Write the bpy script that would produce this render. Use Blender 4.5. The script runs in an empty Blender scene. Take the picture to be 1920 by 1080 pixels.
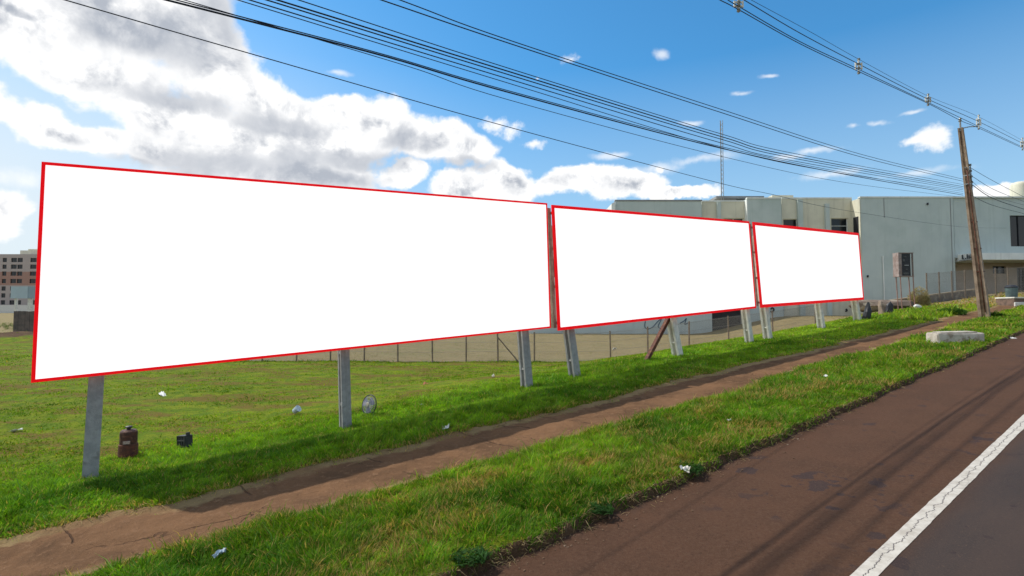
import bpy, bmesh, math, random
import numpy as np
from mathutils import Vector, Matrix

random.seed(7)
rng = np.random.default_rng(11)
R = math.radians
S = bpy.context.scene
COL = S.collection

# ------------------------------------------------------------------ camera
F = 1000.0                       # focal length in pixels of a 1920 wide picture
PITCH = math.atan(45.0 / F)
cd = bpy.data.cameras.new("camera")
cam = bpy.data.objects.new("camera", cd)
COL.objects.link(cam)
cam.location = (0, 0, 0)
cam.rotation_euler = (math.pi / 2 + PITCH, 0, 0)
cd.sensor_width = 36.0
cd.lens = 36.0 * F / 1920.0
cd.clip_start = 0.05
cd.clip_end = 5000
S.camera = cam
S.render.resolution_x = 1024
S.render.resolution_y = 576

# ------------------------------------------------------------------ light
SUN = Vector((-2.88, 1.22, 4.0)).normalized()       # direction towards the sun
SUN_EL = math.asin(SUN.z)
SUN_AZ = math.atan2(SUN.x, SUN.y)
S.view_settings.view_transform = 'Standard'
S.view_settings.look = 'None'
S.view_settings.gamma = 1
S.view_settings.use_curve_mapping = False
S.view_settings.exposure = 0.35
sd = bpy.data.lights.new("sun", 'SUN')
sd.energy = 3.7
sd.angle = R(0.53)
sd.color = (1.0, 0.95, 0.86)
so = bpy.data.objects.new("sun", sd)
COL.objects.link(so)
so.rotation_euler = SUN.to_track_quat('Z', 'Y').to_euler()
so.location = (-30, 20, 40)


def ray(px, py):
    """direction through a pixel of the 1920x1080 picture, scaled to Y = 1"""
    x = (px - 960) / F
    y = (540 - py) / F
    c, s = math.cos(PITCH), math.sin(PITCH)
    d = Vector((x, c - y * s, s + y * c))
    return d / d.y


def at(px, py, Y):
    return ray(px, py) * Y


def azel(px, py):
    d = ray(px, py).normalized()
    return math.atan2(d.x, d.y), math.asin(d.z)


class NT:
    """small helper to write node trees"""
    def __init__(self, tree):
        self.t = tree
        self.n = tree.nodes
        self.l = tree.links
        self.n.clear()

    def node(self, typ, inputs=None, **props):
        nd = self.n.new(typ)
        for k, v in props.items():
            setattr(nd, k, v)
        for k, v in (inputs or {}).items():
            self.set(nd.inputs[k], v)
        return nd

    def set(self, sock, v):
        if isinstance(v, bpy.types.NodeSocket):
            self.l.new(v, sock)
        elif isinstance(v, bpy.types.Node):
            self.l.new(v.outputs[0], sock)
        else:
            sock.default_value = v

    def math(self, op, a, b=None, c=None, clamp=False):
        nd = self.n.new('ShaderNodeMath')
        nd.operation = op
        nd.use_clamp = clamp
        self.set(nd.inputs[0], a)
        if b is not None:
            self.set(nd.inputs[1], b)
        if c is not None:
            self.set(nd.inputs[2], c)
        return nd.outputs[0]

    def vmath(self, op, a, b=None, c=None):
        nd = self.n.new('ShaderNodeVectorMath')
        nd.operation = op
        self.set(nd.inputs[0], a)
        if b is not None:
            self.set(nd.inputs[1], b)
        if c is not None:
            self.set(nd.inputs[2], c)
        return nd.outputs['Value'] if op in ('LENGTH', 'DOT_PRODUCT') else nd.outputs[0]

    def noise(self, vec, scale, detail=4, rough=0.55, dist=0.0):
        nd = self.node('ShaderNodeTexNoise', {'Scale': scale, 'Detail': detail, 'Roughness': rough, 'Distortion': dist})
        if vec is not None:
            self.set(nd.inputs['Vector'], vec)
        return nd.outputs['Fac']

    def ramp(self, fac, lo, hi, a=0.0, b=1.0, smooth=True):
        nd = self.n.new('ShaderNodeMapRange')
        nd.interpolation_type = 'SMOOTHSTEP' if smooth else 'LINEAR'
        self.set(nd.inputs[0], fac)
        nd.inputs[1].default_value = lo
        nd.inputs[2].default_value = hi
        nd.inputs[3].default_value = a
        nd.inputs[4].default_value = b
        return nd.outputs[0]

    def mix(self, fac, a, b, mode='MIX'):
        nd = self.n.new('ShaderNodeMix')
        nd.data_type = 'RGBA'
        nd.blend_type = mode
        nd.clamp_factor = True
        self.set(nd.inputs['Factor'], fac)
        self.set(nd.inputs['A'], a if not isinstance(a, tuple) else (*a[:3], 1))
        self.set(nd.inputs['B'], b if not isinstance(b, tuple) else (*b[:3], 1))
        return nd.outputs['Result']


# ------------------------------------------------------------------ sky
W = bpy.data.worlds.new("World")
S.world = W
W.use_nodes = True
w = NT(W.node_tree)
SKY = 0.15
sky = w.node('ShaderNodeTexSky', sky_type='NISHITA', sun_disc=False)
sky.sun_elevation = SUN_EL
sky.sun_rotation = SUN_AZ
sky.altitude = 600
sky.air_density = 1.0
sky.dust_density = 0.6
sky.ozone_density = 3.0
dirv = w.node('ShaderNodeTexCoord').outputs['Generated']
sep = w.node('ShaderNodeSeparateXYZ', {0: dirv})
AZ = w.math('ARCTAN2', sep.outputs[0], sep.outputs[1])
EL = w.math('ARCSINE', sep.outputs[2])
ae = w.node('ShaderNodeCombineXYZ', {0: AZ, 1: EL, 2: 0.0}).outputs[0]
warp = w.node('ShaderNodeTexNoise', {'Scale': 9.0, 'Detail': 5, 'Roughness': 0.55, 'Vector': dirv}).outputs['Color']
warp = w.vmath('MULTIPLY', w.vmath('SUBTRACT', warp, (0.5, 0.5, 0.5)), (0.15, 0.11, 0.0))
aew = w.vmath('ADD', ae, warp)


def blob_field(blobs, coords):
    cur = None
    for (px, py, rx, ry) in blobs:
        a, e = azel(px, py)
        a1, _ = azel(px + rx, py)
        _, e1 = azel(px, py - ry)
        sx, sy = 1 / max(1e-3, a1 - a), 1 / max(1e-3, e1 - e)
        v = w.vmath('MULTIPLY_ADD', coords, (sx, sy, 0), (-a * sx, -e * sy, 0))
        ln = w.vmath('LENGTH', v)
        cur = ln if cur is None else w.math('SMOOTH_MIN', cur, ln, 0.25)
    return w.math('SUBTRACT', 1.0, cur)


CLOUDS = [(60, 30, 240, 120), (230, 40, 190, 110), (350, 50, 120, 105), (150, 130, 210, 60), (380, 150, 110, 60),
          (480, 185, 90, 62), (560, 205, 70, 50), (330, 215, 110, 50), (440, 265, 160, 70), (700, 235, 85, 62), (620, 260, 90, 55),
          (790, 265, 90, 50), (860, 290, 75, 42), (600, 330, 120, 50), (310, 275, 100, 48), (60, 220, 110, 42),
          (165, 245, 100, 36), (-60, 190, 90, 60), (500, 340, 210, 55), (640, 200, 70, 40), (600, 260, 150, 60), (745, 330, 60, 26), (390, 100, 90, 90),
          (15, 400, 60, 70), (960, 345, 95, 42), (1070, 335, 95, 32), (1180, 342, 100, 26), (1280, 358, 80, 14), (880, 360, 80, 30),
          (1880, 355, 110, 20), (-350, 100, 260, 190), (-420, 330, 220, 120)]
SMALL = [(930, 232, 34, 24), (960, 245, 36, 20), (1068, 108, 32, 22), (1742, 262, 56, 30), (1715, 262, 30, 14), (1005, 148, 12, 9), (1000, 268, 30, 12), (1242, 318, 14, 8)]
THIN = [(1310, 300, 75, 13), (1148, 290, 45, 9), (1540, 278, 60, 9), (1250, 315, 80, 14), (1645, 228, 22, 8), (1600, 237, 20, 5), (628, 133, 34, 9),
        (1440, 145, 26, 6), (1560, 320, 90, 14), (1490, 290, 60, 8), (1240, 105, 20, 14), (30, 330, 70, 26), (190, 285, 80, 16),
        (1390, 180, 30, 7), (1700, 322, 120, 12), (1290, 228, 30, 7), (1700, 210, 30, 5)]
# a scatter of clouds for the rest of the sky, so that it lights the place evenly
field = blob_field(CLOUDS, aew)
thin = blob_field(THIN, w.vmath('ADD', ae, w.vmath('MULTIPLY', warp, (0.6, 0.35, 0))))
n1 = w.noise(dirv, 11.0, 9, 0.60, 0.25)
n2 = w.noise(w.vmath('ADD', dirv, (-0.011, 0.0, 0.017)), 11.0, 9, 0.60, 0.25)
n3 = w.noise(dirv, 30.0, 6, 0.6)
back = w.ramp(sep.outputs[1], 0.35, -0.1, 0, 1)
bn = w.noise(w.vmath('MULTIPLY', dirv, (1, 1, 2.5)), 2.2, 8, 0.6)
backD = w.math('MULTIPLY', back, w.ramp(bn, 0.44, 0.58))
D = w.math('ADD', field, w.math('MULTIPLY', w.math('SUBTRACT', n1, 0.5), 1.25))
A = w.ramp(D, -0.06, 0.30)
sm_ = blob_field(SMALL, w.vmath('ADD', ae, w.vmath('MULTIPLY', warp, (0.25, 0.2, 0))))
As = w.math('MULTIPLY', w.ramp(w.math('ADD', sm_, w.math('MULTIPLY', w.math('SUBTRACT', w.noise(dirv, 26.0, 7, 0.6), 0.55), 2.6)), 0.0, 0.75), 0.9)
At = w.math('MAXIMUM', As, w.math('MULTIPLY', w.ramp(w.math('ADD', thin, w.math('MULTIPLY', w.math('SUBTRACT', n1, 0.52), 2.4)), 0.0, 1.0), 0.62))
A = w.math('MAXIMUM', w.math('MAXIMUM', A, At), w.math('MULTIPLY', backD, 0.9))
# relief of the clouds: noise against the same noise shifted towards the sun
rel = w.math('MULTIPLY', w.math('SUBTRACT', n2, n1), 6.5)
GREY = [(400, 55, 80, 95), (330, 80, 110, 75), (230, 60, 100, 50), (590, 330, 130, 30), (420, 315, 170, 40), (560, 300, 80, 36), (330, 190, 110, 26), (520, 235, 110, 26),
        (680, 300, 120, 22), (760, 268, 60, 28), (870, 318, 70, 16), (240, 300, 80, 20), (30, 25, 40, 12)]
grey = w.ramp(blob_field(GREY, w.vmath('ADD', ae, w.vmath('MULTIPLY', warp, (0.7, 0.7, 0)))), -0.25, 0.65, 0, 1)
thick = w.ramp(D, 0.15, 0.9)
sh = w.math('ADD', w.math('MULTIPLY', grey, 0.72), w.math('MULTIPLY', rel, w.math('MULTIPLY', thick, w.ramp(grey, 0.0, 1.0, 1.0, 0.45))))
sh = w.math('ADD', sh, w.math('MULTIPLY', w.math('SUBTRACT', 0.5, n3), 0.36), clamp=True)
sh = w.math('ADD', sh, w.math('MULTIPLY', thick, 0.13), clamp=True)
ccol = w.mix(sh, (0.86, 0.86, 0.86), (0.37, 0.40, 0.455))
# haze whitens the sky towards the horizon
hz = w.math('MULTIPLY', w.ramp(EL, 0.0, 0.43, 1, 0, False), 0.9)
skyc = w.mix(1.0, sky.outputs[0], (SKY * 0.48, SKY * 0.88, SKY * 0.98), 'MULTIPLY')
skyc = w.mix(hz, skyc, (0.42, 0.52, 0.60))
lw_ = w.math('MULTIPLY', w.ramp(AZ, 0.05, -0.85, 0, 1), w.ramp(EL, 0.60, 0.12, 0, 0.85))
skyc = w.mix(lw_, skyc, (0.66, 0.71, 0.74))
hsv = w.node('ShaderNodeHueSaturation', {'Saturation': 1.05, 'Value': 1.0, 'Color': skyc})
final = w.mix(A, hsv.outputs[0], ccol)
bg = w.node('ShaderNodeBackground', {'Color': final, 'Strength': 1.0})
out = w.node('ShaderNodeOutputWorld')
w.l.new(bg.outputs[0], out.inputs[0])

# ------------------------------------------------------------------ road frame and terrain
TH = math.atan2(1280, 1000)
U = np.array([math.sin(TH), math.cos(TH)])       # along the road, uphill
N = np.array([-math.cos(TH), math.sin(TH)])      # across it, towards the boards
HR, SL = -2.3, 0.062


def tn(X, Y):
    return X * U[0] + Y * U[1], X * N[0] + Y * N[1]


def xy(t, n):
    return t * U[0] + n * N[0], t * U[1] + n * N[1]


def sstep(a, b, x):
    x = np.clip((x - a) / (b - a), 0, 1)
    return x * x * (3 - 2 * x)


def _h(i, j, s):
    v = np.sin(i * 127.1 + j * 311.7 + s * 74.7) * 43758.5453
    return v - np.floor(v)


def vnoise(x, y, s=0):
    x = np.asarray(x, float); y = np.asarray(y, float)
    i, j = np.floor(x), np.floor(y)
    fx, fy = x - i, y - j
    fx = fx * fx * (3 - 2 * fx); fy = fy * fy * (3 - 2 * fy)
    a, b = _h(i, j, s), _h(i + 1, j, s)
    c, d = _h(i, j + 1, s), _h(i + 1, j + 1, s)
    return (a * (1 - fx) + b * fx) * (1 - fy) + (c * (1 - fx) + d * fx) * fy


def fbm(x, y, s=0, o=4):
    v, amp, tot = 0, 1, 0
    for k in range(o):
        v = v + amp * vnoise(x * 2 ** k, y * 2 ** k, s + k)
        tot += amp
        amp *= 0.5
    return v / tot - 0.5


def plane(t):
    t = np.asarray(t, float)
    return HR + SL * np.where(t > 90, 90 + (t - 90) * 0.2, np.where(t < -25, -25 + (t + 25) * 0.2, t))


def kerb_n(t):                      # ragged grass edge beside the road
    return 3.72 + 0.10 * fbm(t * 0.45, t * 0 + 3, 5) + 0.10 * fbm(t * 2.3, t * 0 + 9, 6) + 0.05 * fbm(t * 9, t * 0 + 1, 7)


def path_lo(t):
    return 5.82 + 0.006 * np.clip(t, 0, 40) + 0.45 * fbm(t * 0.3, t * 0 + 5, 15) + 0.34 * fbm(t * 1.3, t * 0 + 7, 16)


def path_hi(t):
    return 7.22 - 0.002 * t + 0.40 * fbm(t * 0.35, t * 0 + 2, 25) + 0.42 * fbm(t * 1.5, t * 0 + 4, 26)


def ground_h(X, Y, base=False):
    X = np.asarray(X, float); Y = np.asarray(Y, float)
    t, n = tn(X, Y)
    p = plane(t)
    side = p + 0.10 + 0.04 * sstep(7.4, 8.2, n) + (-0.24 + 0.17 * sstep(3, 12, t) + 0.06 * sstep(20, 28, t)) * sstep(8.2, 9.6, n)
    lot = -2.18 + 0.0085 * (Y - 24) + 1.62 * sstep(15, 25, X - 0.10 * (Y - 40)) + 1.9 * sstep(55, 170, Y) + 3.0 * sstep(120, 400, Y)
    lot = lot + 0.10 * fbm(X * 0.12, Y * 0.12, 31)
    k = sstep(10.2, 17.0, n)
    z = side * (1 - k) + lot * k
    # low rise behind the left edge, with a heap of dark soil
    z = z + 0.06 * fbm(X * 1.7, Y * 1.7, 45, 3) * sstep(10.5, 12.5, n) + 0.75 * np.exp(-(((X + 36) / 5.0) ** 2 + ((Y - 38) / 2.4) ** 2))
    z = z + (0.05 * fbm(X * 0.8, Y * 0.8, 41) + 0.03 * fbm(X * 3.1, Y * 3.1, 43)) * sstep(3.7, 4.2, n)
    # trough of the footpath
    lo, hi = path_lo(t), path_hi(t)
    inp = sstep(lo - 0.12, lo + 0.05, n) * (1 - sstep(hi - 0.05, hi + 0.12, n))
    z = z - 0.06 * inp
    if not base:
        kn = kerb_n(t)
        z = z - 0.26 * (1 - sstep(kn - 0.06, kn + 0.03, n))
        z = np.where(n < -8, p - 0.05 + 0.08 * sstep(-8, -8.6, n), z)
    return z


def gh(x, y):
    return float(ground_h(np.array([x]), np.array([y]))[0])


def link(name, me, mats, parent=None):
    o = bpy.data.objects.new(name, me)
    COL.objects.link(o)
    if mats is not None:
        for m in (mats if isinstance(mats, (list, tuple)) else [mats]):
            me.materials.append(m)
    if parent is not None:
        o.parent = parent
    return o


def tag(o, label=None, cat=None, group=None, kind=None):
    if label: o['label'] = label
    if cat: o['category'] = cat
    if group: o['group'] = group
    if kind: o['kind'] = kind
    return o


def thing(name, label, cat, loc=(0, 0, 0), group=None):
    o = bpy.data.objects.new(name, None)
    COL.objects.link(o)
    o.location = loc
    o.empty_display_size = 0.2
    return tag(o, label, cat, group)


def np_mesh(name, verts, quads, smooth=True):
    me = bpy.data.meshes.new(name)
    verts = np.asarray(verts, np.float32); quads = np.asarray(quads, np.int32)
    k = quads.shape[1]
    me.vertices.add(len(verts)); me.vertices.foreach_set('co', verts.ravel())
    me.loops.add(quads.size); me.loops.foreach_set('vertex_index', quads.ravel())
    me.polygons.add(len(quads))
    me.polygons.foreach_set('loop_start', np.arange(0, quads.size, k, dtype=np.int32))
    me.polygons.foreach_set('loop_total', np.full(len(quads), k, np.int32))
    me.polygons.foreach_set('use_smooth', np.full(len(quads), smooth))
    me.update(calc_edges=True)
    return me


def grid_mesh(name, ts, ns_fn, z_fn):
    """rows over ts; ns_fn(t)->array of n values (same length per row)"""
    T, NN = [], []
    for t in ts:
        ns = ns_fn(t)
        T.append(np.full(len(ns), t)); NN.append(ns)
    T = np.array(T); NN = np.array(NN)
    X, Y = xy(T, NN)
    Z = z_fn(X, Y, T, NN)
    r, c = T.shape
    idx = np.arange(r * c).reshape(r, c)
    q = np.stack([idx[:-1, :-1], idx[1:, :-1], idx[1:, 1:], idx[:-1, 1:]], -1).reshape(-1, 4)[:, ::-1]
    v = np.stack([X, Y, Z], -1).reshape(-1, 3)
    me = np_mesh(name, v, q)
    return me, v, T.ravel(), NN.ravel()


# ------------------------------------------------------------------ materials
def new_mat(name):
    m = bpy.data.materials.new(name)
    m.use_nodes = True
    t = NT(m.node_tree)
    b = t.node('ShaderNodeBsdfPrincipled')
    o = t.node('ShaderNodeOutputMaterial')
    t.l.new(b.outputs[0], o.inputs[0])
    return m, t, b


def surf(name, c1, c2=None, scale=3.0, rough=0.8, bump=0.0, bscale=40.0, metal=0.0, c3=None, s3=0.7, lo=0.35, hi=0.65,
         streak=None, spec=0.3, speckle=None, lo3=0.52, hi3=0.62):
    m, t, b = new_mat(name)
    pos = t.node('ShaderNodeNewGeometry').outputs['Position']
    col = t.mix(t.ramp(t.noise(pos, scale, 6, 0.6), lo, hi), c1, c2 or c1)
    if c3:
        col = t.mix(t.ramp(t.noise(pos, s3, 5, 0.65, 0.4), lo3, hi3), col, c3)
    if streak:
        v = t.vmath('MULTIPLY', pos, (2.2, 2.2, 0.12))
        col = t.mix(t.math('MULTIPLY', t.ramp(t.noise(v, 1.3, 6, 0.7), 0.5, 0.72), streak[1]), col, streak[0])
    if speckle:
        col = t.mix(t.ramp(t.noise(pos, speckle[1], 3, 0.8), 0.60, 0.68), col, speckle[0])
    t.set(b.inputs['Base Color'], col)
    b.inputs['Roughness'].default_value = rough
    b.inputs['Metallic'].default_value = metal
    b.inputs['Specular IOR Level'].default_value = spec
    if bump:
        bp = t.node('ShaderNodeBump', {'Strength': bump, 'Distance': 0.02, 'Height': t.noise(pos, bscale, 6, 0.7)})
        t.l.new(bp.outputs[0], b.inputs['Normal'])
    return m


M = {}
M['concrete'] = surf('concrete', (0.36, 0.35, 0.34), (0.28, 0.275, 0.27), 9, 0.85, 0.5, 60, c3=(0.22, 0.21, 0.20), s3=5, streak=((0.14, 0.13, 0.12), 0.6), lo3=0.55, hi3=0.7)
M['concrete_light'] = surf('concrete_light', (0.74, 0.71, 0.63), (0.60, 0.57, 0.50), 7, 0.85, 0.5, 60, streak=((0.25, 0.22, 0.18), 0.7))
M['old_concrete'] = surf('old_concrete', (0.36, 0.27, 0.19), (0.22, 0.155, 0.11), 4, 0.9, 0.6, 40, streak=((0.08, 0.055, 0.04), 0.8))
M['wood'] = surf('wood', (0.33, 0.28, 0.21), (0.22, 0.18, 0.13), 8, 0.85, 0.4, 50, streak=((0.1, 0.08, 0.05), 0.7))
M['rust'] = surf('rust', (0.13, 0.045, 0.026), (0.07, 0.03, 0.022), 14, 0.75, 0.5, 60, c3=(0.19, 0.08, 0.04), s3=9)
M['rust_dark'] = surf('rust_dark', (0.085, 0.032, 0.020), (0.045, 0.020, 0.015), 22, 0.6, 0.5, 90, c3=(0.15, 0.07, 0.045), s3=14)
M['galv'] = surf('galv', (0.32, 0.32, 0.31), (0.24, 0.24, 0.23), 20, 0.5, 0.0, metal=0.6)
M['wire'] = surf('wire', (0.012, 0.016, 0.028), rough=0.55)
M['fence_wire'] = surf('fence_wire', (0.20, 0.19, 0.17), rough=0.6)
M['fence_post'] = surf('fence_post', (0.13, 0.10, 0.075), (0.20, 0.16, 0.12), 6, 0.9)
M['dark'] = surf('dark', (0.02, 0.02, 0.022), (0.035, 0.035, 0.04), 14, 0.5)
M['teal'] = surf('teal', (0.490, 0.545, 0.515), (0.445, 0.500, 0.478), 0.5, 0.9, 0.15, 8, c3=(0.41, 0.475, 0.44), s3=0.25, streak=((0.33, 0.38, 0.35), 0.35), lo3=0.5, hi3=0.75)
M['cream'] = surf('cream', (0.64, 0.61, 0.48), (0.57, 0.54, 0.43), 0.7, 0.9, 0.1, 8, streak=((0.32, 0.30, 0.24), 0.35))
M['white_trim'] = surf('white_trim', (0.74, 0.76, 0.72), (0.66, 0.68, 0.65), 1.0, 0.8, streak=((0.38, 0.38, 0.36), 0.4))
M['lobby'] = surf('lobby', (0.46, 0.37, 0.30), (0.36, 0.29, 0.24), 0.8, 0.9)
M['roofing'] = surf('roofing', (0.20, 0.20, 0.20), (0.27, 0.27, 0.27), 1, 0.9)
M['block'] = surf('block', (0.20, 0.15, 0.11), (0.12, 0.09, 0.07), 1.6, 0.95, 0.5, 12, c3=(0.33, 0.28, 0.21), s3=1.2)
M['paper'] = surf('paper', (0.66, 0.65, 0.60), (0.48, 0.48, 0.46), 30, 0.7)
M['blue_plastic'] = surf('blue_plastic', (0.42, 0.50, 0.56), (0.30, 0.36, 0.42), 30, 0.5)
M['brick'] = surf('brick', (0.42, 0.17, 0.09), (0.30, 0.12, 0.07), 40, 0.9)


def glass_mat():
    m, t, b = new_mat('window_glass')
    b.inputs['Base Color'].default_value = (0.012, 0.015, 0.018, 1)
    b.inputs['Roughness'].default_value = 0.12
    b.inputs['Specular IOR Level'].default_value = 0.35
    return m


M['glass'] = glass_mat()


def glow_mat(name, c, e):
    """panel colour with an added glow; no lamp stands behind it"""
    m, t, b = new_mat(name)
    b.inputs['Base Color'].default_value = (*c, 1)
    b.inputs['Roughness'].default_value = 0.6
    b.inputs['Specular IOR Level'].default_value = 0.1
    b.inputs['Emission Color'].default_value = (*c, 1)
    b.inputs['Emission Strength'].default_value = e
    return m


M['panel_white_glow'] = glow_mat('panel_white_glow', (0.9, 0.89, 0.885), 0.68)  # added glow keeps the shaded board face white
M['panel_red_glow'] = glow_mat('panel_red_glow', (0.74, 0.003, 0.007), 0.50)  # border given the same added glow, to stay bright red in shade


def ground_material():
    m, t, b = new_mat('ground')
    pos = t.node('ShaderNodeNewGeometry').outputs['Position']
    dry = t.node('ShaderNodeAttribute', attribute_name='dry').outputs['Fac']
    soil = t.node('ShaderNodeAttribute', attribute_name='soil').outputs['Fac']
    big = t.noise(pos, 0.35, 6, 0.62)
    mid = t.noise(pos, 2.2, 6, 0.65)
    fine = t.noise(pos, 24, 5, 0.7)
    g = t.mix(t.ramp(mid, 0.38, 0.62), (0.090, 0.150, 0.006), (0.175, 0.210, 0.008))
    g = t.mix(t.ramp(t.noise(t.vmath('MULTIPLY', pos, (0.6, 1.3, 1)), 0.8, 7, 0.72), 0.47, 0.58), g, (0.150, 0.105, 0.022))
    g = t.mix(t.ramp(fine, 0.50, 0.66), g, (0.055, 0.065, 0.006))
    d = t.mix(t.ramp(mid, 0.32, 0.68), (0.265, 0.205, 0.100), (0.205, 0.155, 0.072))
    v = t.vmath('MULTIPLY', pos, (0.25, 1.2, 1))
    d = t.mix(t.ramp(t.noise(v, 0.5, 6, 0.65), 0.52, 0.68), d, (0.20, 0.175, 0.075))
    d = t.mix(t.ramp(fine, 0.5, 0.68), d, (0.30, 0.245, 0.135))
    s = t.mix(t.ramp(mid, 0.3, 0.7), (0.115, 0.068, 0.036), (0.070, 0.040, 0.022))
    s = t.mix(t.ramp(fine, 0.56, 0.68), s, (0.17, 0.11, 0.06))
    edge = t.math('ADD', dry, t.math('MULTIPLY', t.math('SUBTRACT', mid, 0.5), 0.5))
    col = t.mix(t.ramp(edge, 0.38, 0.62), g, d)
    es = t.math('ADD', soil, t.math('MULTIPLY', t.math('SUBTRACT', mid, 0.5), 0.6))
    col = t.mix(t.ramp(es, 0.40, 0.60), col, s)
    t.set(b.inputs['Base Color'], col)
    b.inputs['Roughness'].default_value = 0.95
    b.inputs['Specular IOR Level'].default_value = 0.1
    bp = t.node('ShaderNodeBump', {'Strength': 0.9, 'Distance': 0.05, 'Height': t.math('ADD', fine, t.noise(pos, 7, 6, 0.7))})
    t.l.new(bp.outputs[0], b.inputs['Normal'])
    return m


def path_material():
    m, t, b = new_mat('path_dirt')
    pos = t.node('ShaderNodeNewGeometry').outputs['Position']
    a = t.noise(pos, 1.1, 6, 0.62, 0.3)
    f = t.noise(pos, 45, 5, 0.75)
    v = t.noise(pos, 9, 6, 0.7)
    col = t.mix(t.ramp(a, 0.36, 0.66), (0.175, 0.094, 0.049), (0.112, 0.062, 0.034))
    col = t.mix(t.ramp(v, 0.52, 0.70), col, (0.21, 0.118, 0.066))
    col = t.mix(t.ramp(f, 0.60, 0.70), col, (0.26, 0.16, 0.095))
    col = t.mix(t.ramp(f, 0.40, 0.32), col, (0.07, 0.040, 0.024))
    edge = t.node('ShaderNodeAttribute', attribute_name='edge').outputs['Fac']
    e2 = t.math('ADD', edge, t.math('MULTIPLY', t.math('SUBTRACT', v, 0.5), 1.1))
    col = t.mix(t.math('MULTIPLY', t.ramp(e2, 0.45, 0.85), t.ramp(a, 0.36, 0.54, 0.35, 1)), col, (0.25, 0.175, 0.085))
    # slab joints and cracks in the worn surface
    wv = t.node('ShaderNodeTexVoronoi', {'Scale': 0.75, 'Vector': t.vmath('ADD', pos, t.vmath('MULTIPLY', t.node('ShaderNodeTexNoise', {'Scale': 3.0, 'Detail': 4, 'Vector': pos}).outputs['Color'], (0.5, 0.5, 0)))},
                feature='DISTANCE_TO_EDGE')
    cr = t.ramp(wv.outputs['Distance'], 0.0, 0.007, 1, 0)
    cr = t.math('MULTIPLY', cr, t.ramp(t.noise(pos, 0.8, 3), 0.52, 0.62))
    al = t.vmath('DOT_PRODUCT', pos, (U[0] * 0.62 + N[0] * 0.08, U[1] * 0.62 + N[1] * 0.08, 0))
    jt = t.math('ABSOLUTE', t.math('SUBTRACT', t.math('FRACT', t.math('ADD', al, t.math('MULTIPLY', t.noise(pos, 2.5, 4), 0.05))), 0.5))
    jt = t.math('MULTIPLY', t.ramp(jt, 0.001, 0.009, 1, 0), t.ramp(t.noise(pos, 1.3, 3), 0.46, 0.54))
    cr = t.math('MULTIPLY', t.math('MAXIMUM', cr, jt), 0.55)
    col = t.mix(cr, col, (0.04, 0.025, 0.02))
    t.set(b.inputs['Base Color'], col)
    b.inputs['Roughness'].default_value = 0.95
    b.inputs['Specular IOR Level'].default_value = 0.05
    h = t.math('SUBTRACT', t.math('ADD', t.math('MULTIPLY', f, 0.4), v), cr)
    bp = t.node('ShaderNodeBump', {'Strength': 0.9, 'Distance': 0.045, 'Height': h})
    t.l.new(bp.outputs[0], b.inputs['Normal'])
    return m


def road_coords(t):
    pos = t.node('ShaderNodeNewGeometry').outputs['Position']
    al = t.vmath('DOT_PRODUCT', pos, (U[0], U[1], 0))
    ac = t.vmath('DOT_PRODUCT', pos, (N[0], N[1], 0))
    return pos, al, ac


def road_material():
    m, t, b = new_mat('road_asphalt')
    pos, al, ac = road_coords(t)
    st = t.node('ShaderNodeCombineXYZ', {0: t.math('MULTIPLY', al, 0.35), 1: t.math('MULTIPLY', ac, 1.5), 2: 0.0}).outputs[0]
    n_st = t.noise(st, 1.0, 6, 0.6)
    f = t.noise(pos, 70, 5, 0.8)
    ff = t.noise(pos, 220, 3, 0.8)
    md = t.noise(pos, 1.6, 6, 0.65)
    dirt = t.mix(t.ramp(md, 0.33, 0.68), (0.090, 0.043, 0.024), (0.070, 0.035, 0.020))
    dirt = t.mix(t.ramp(n_st, 0.46, 0.70), dirt, (0.088, 0.043, 0.024))
    g2 = t.noise(pos, 28, 4, 0.85)
    dirt = t.mix(t.ramp(g2, 0.48, 0.66), dirt, (0.098, 0.052, 0.032))
    dirt = t.mix(t.ramp(g2, 0.46, 0.30), dirt, (0.052, 0.027, 0.017))
    asph = t.mix(t.ramp(n_st, 0.35, 0.65), (0.050, 0.038, 0.034), (0.066, 0.046, 0.038))
    # red dust on the shoulder, bare asphalt in the lane
    k = t.ramp(t.math('ADD', ac, t.math('MULTIPLY', t.math('SUBTRACT', md, 0.5), 0.25)), 1.35, 1.75)
    col = t.mix(k, asph, dirt)
    # oil and damp spots
    sp = t.noise(t.vmath('MULTIPLY', pos, (1.0, 1.0, 1.0)), 3.4, 3, 0.5)
    gate = t.ramp(t.noise(pos, 0.45, 3), 0.50, 0.60)
    col = t.mix(t.math('MULTIPLY', t.math('MULTIPLY', t.ramp(sp, 0.60, 0.63), gate), 0.75), col, (0.040, 0.028, 0.028))
    col = t.mix(t.ramp(f, 0.56, 0.68), col, (0.125, 0.076, 0.050))
    col = t.mix(t.ramp(f, 0.42, 0.30), col, (0.030, 0.017, 0.013))
    col = t.mix(t.ramp(ff, 0.66, 0.74), col, (0.22, 0.16, 0.12))
    # loose earth along the grass
    ed = t.math('ADD', ac, t.math('MULTIPLY', t.math('SUBTRACT', t.noise(pos, 5, 5), 0.5), 0.5))
    col = t.mix(t.ramp(ed, 3.55, 3.80), col, (0.075, 0.043, 0.030))
    t.set(b.inputs['Base Color'], col)
    b.inputs['Roughness'].default_value = 0.88
    b.inputs['Specular IOR Level'].default_value = 0.12
    bp = t.node('ShaderNodeBump', {'Strength': 0.8, 'Distance': 0.012, 'Height': t.math('ADD', f, t.math('MULTIPLY', ff, 0.6))})
    t.l.new(bp.outputs[0], b.inputs['Normal'])
    return m


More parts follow.
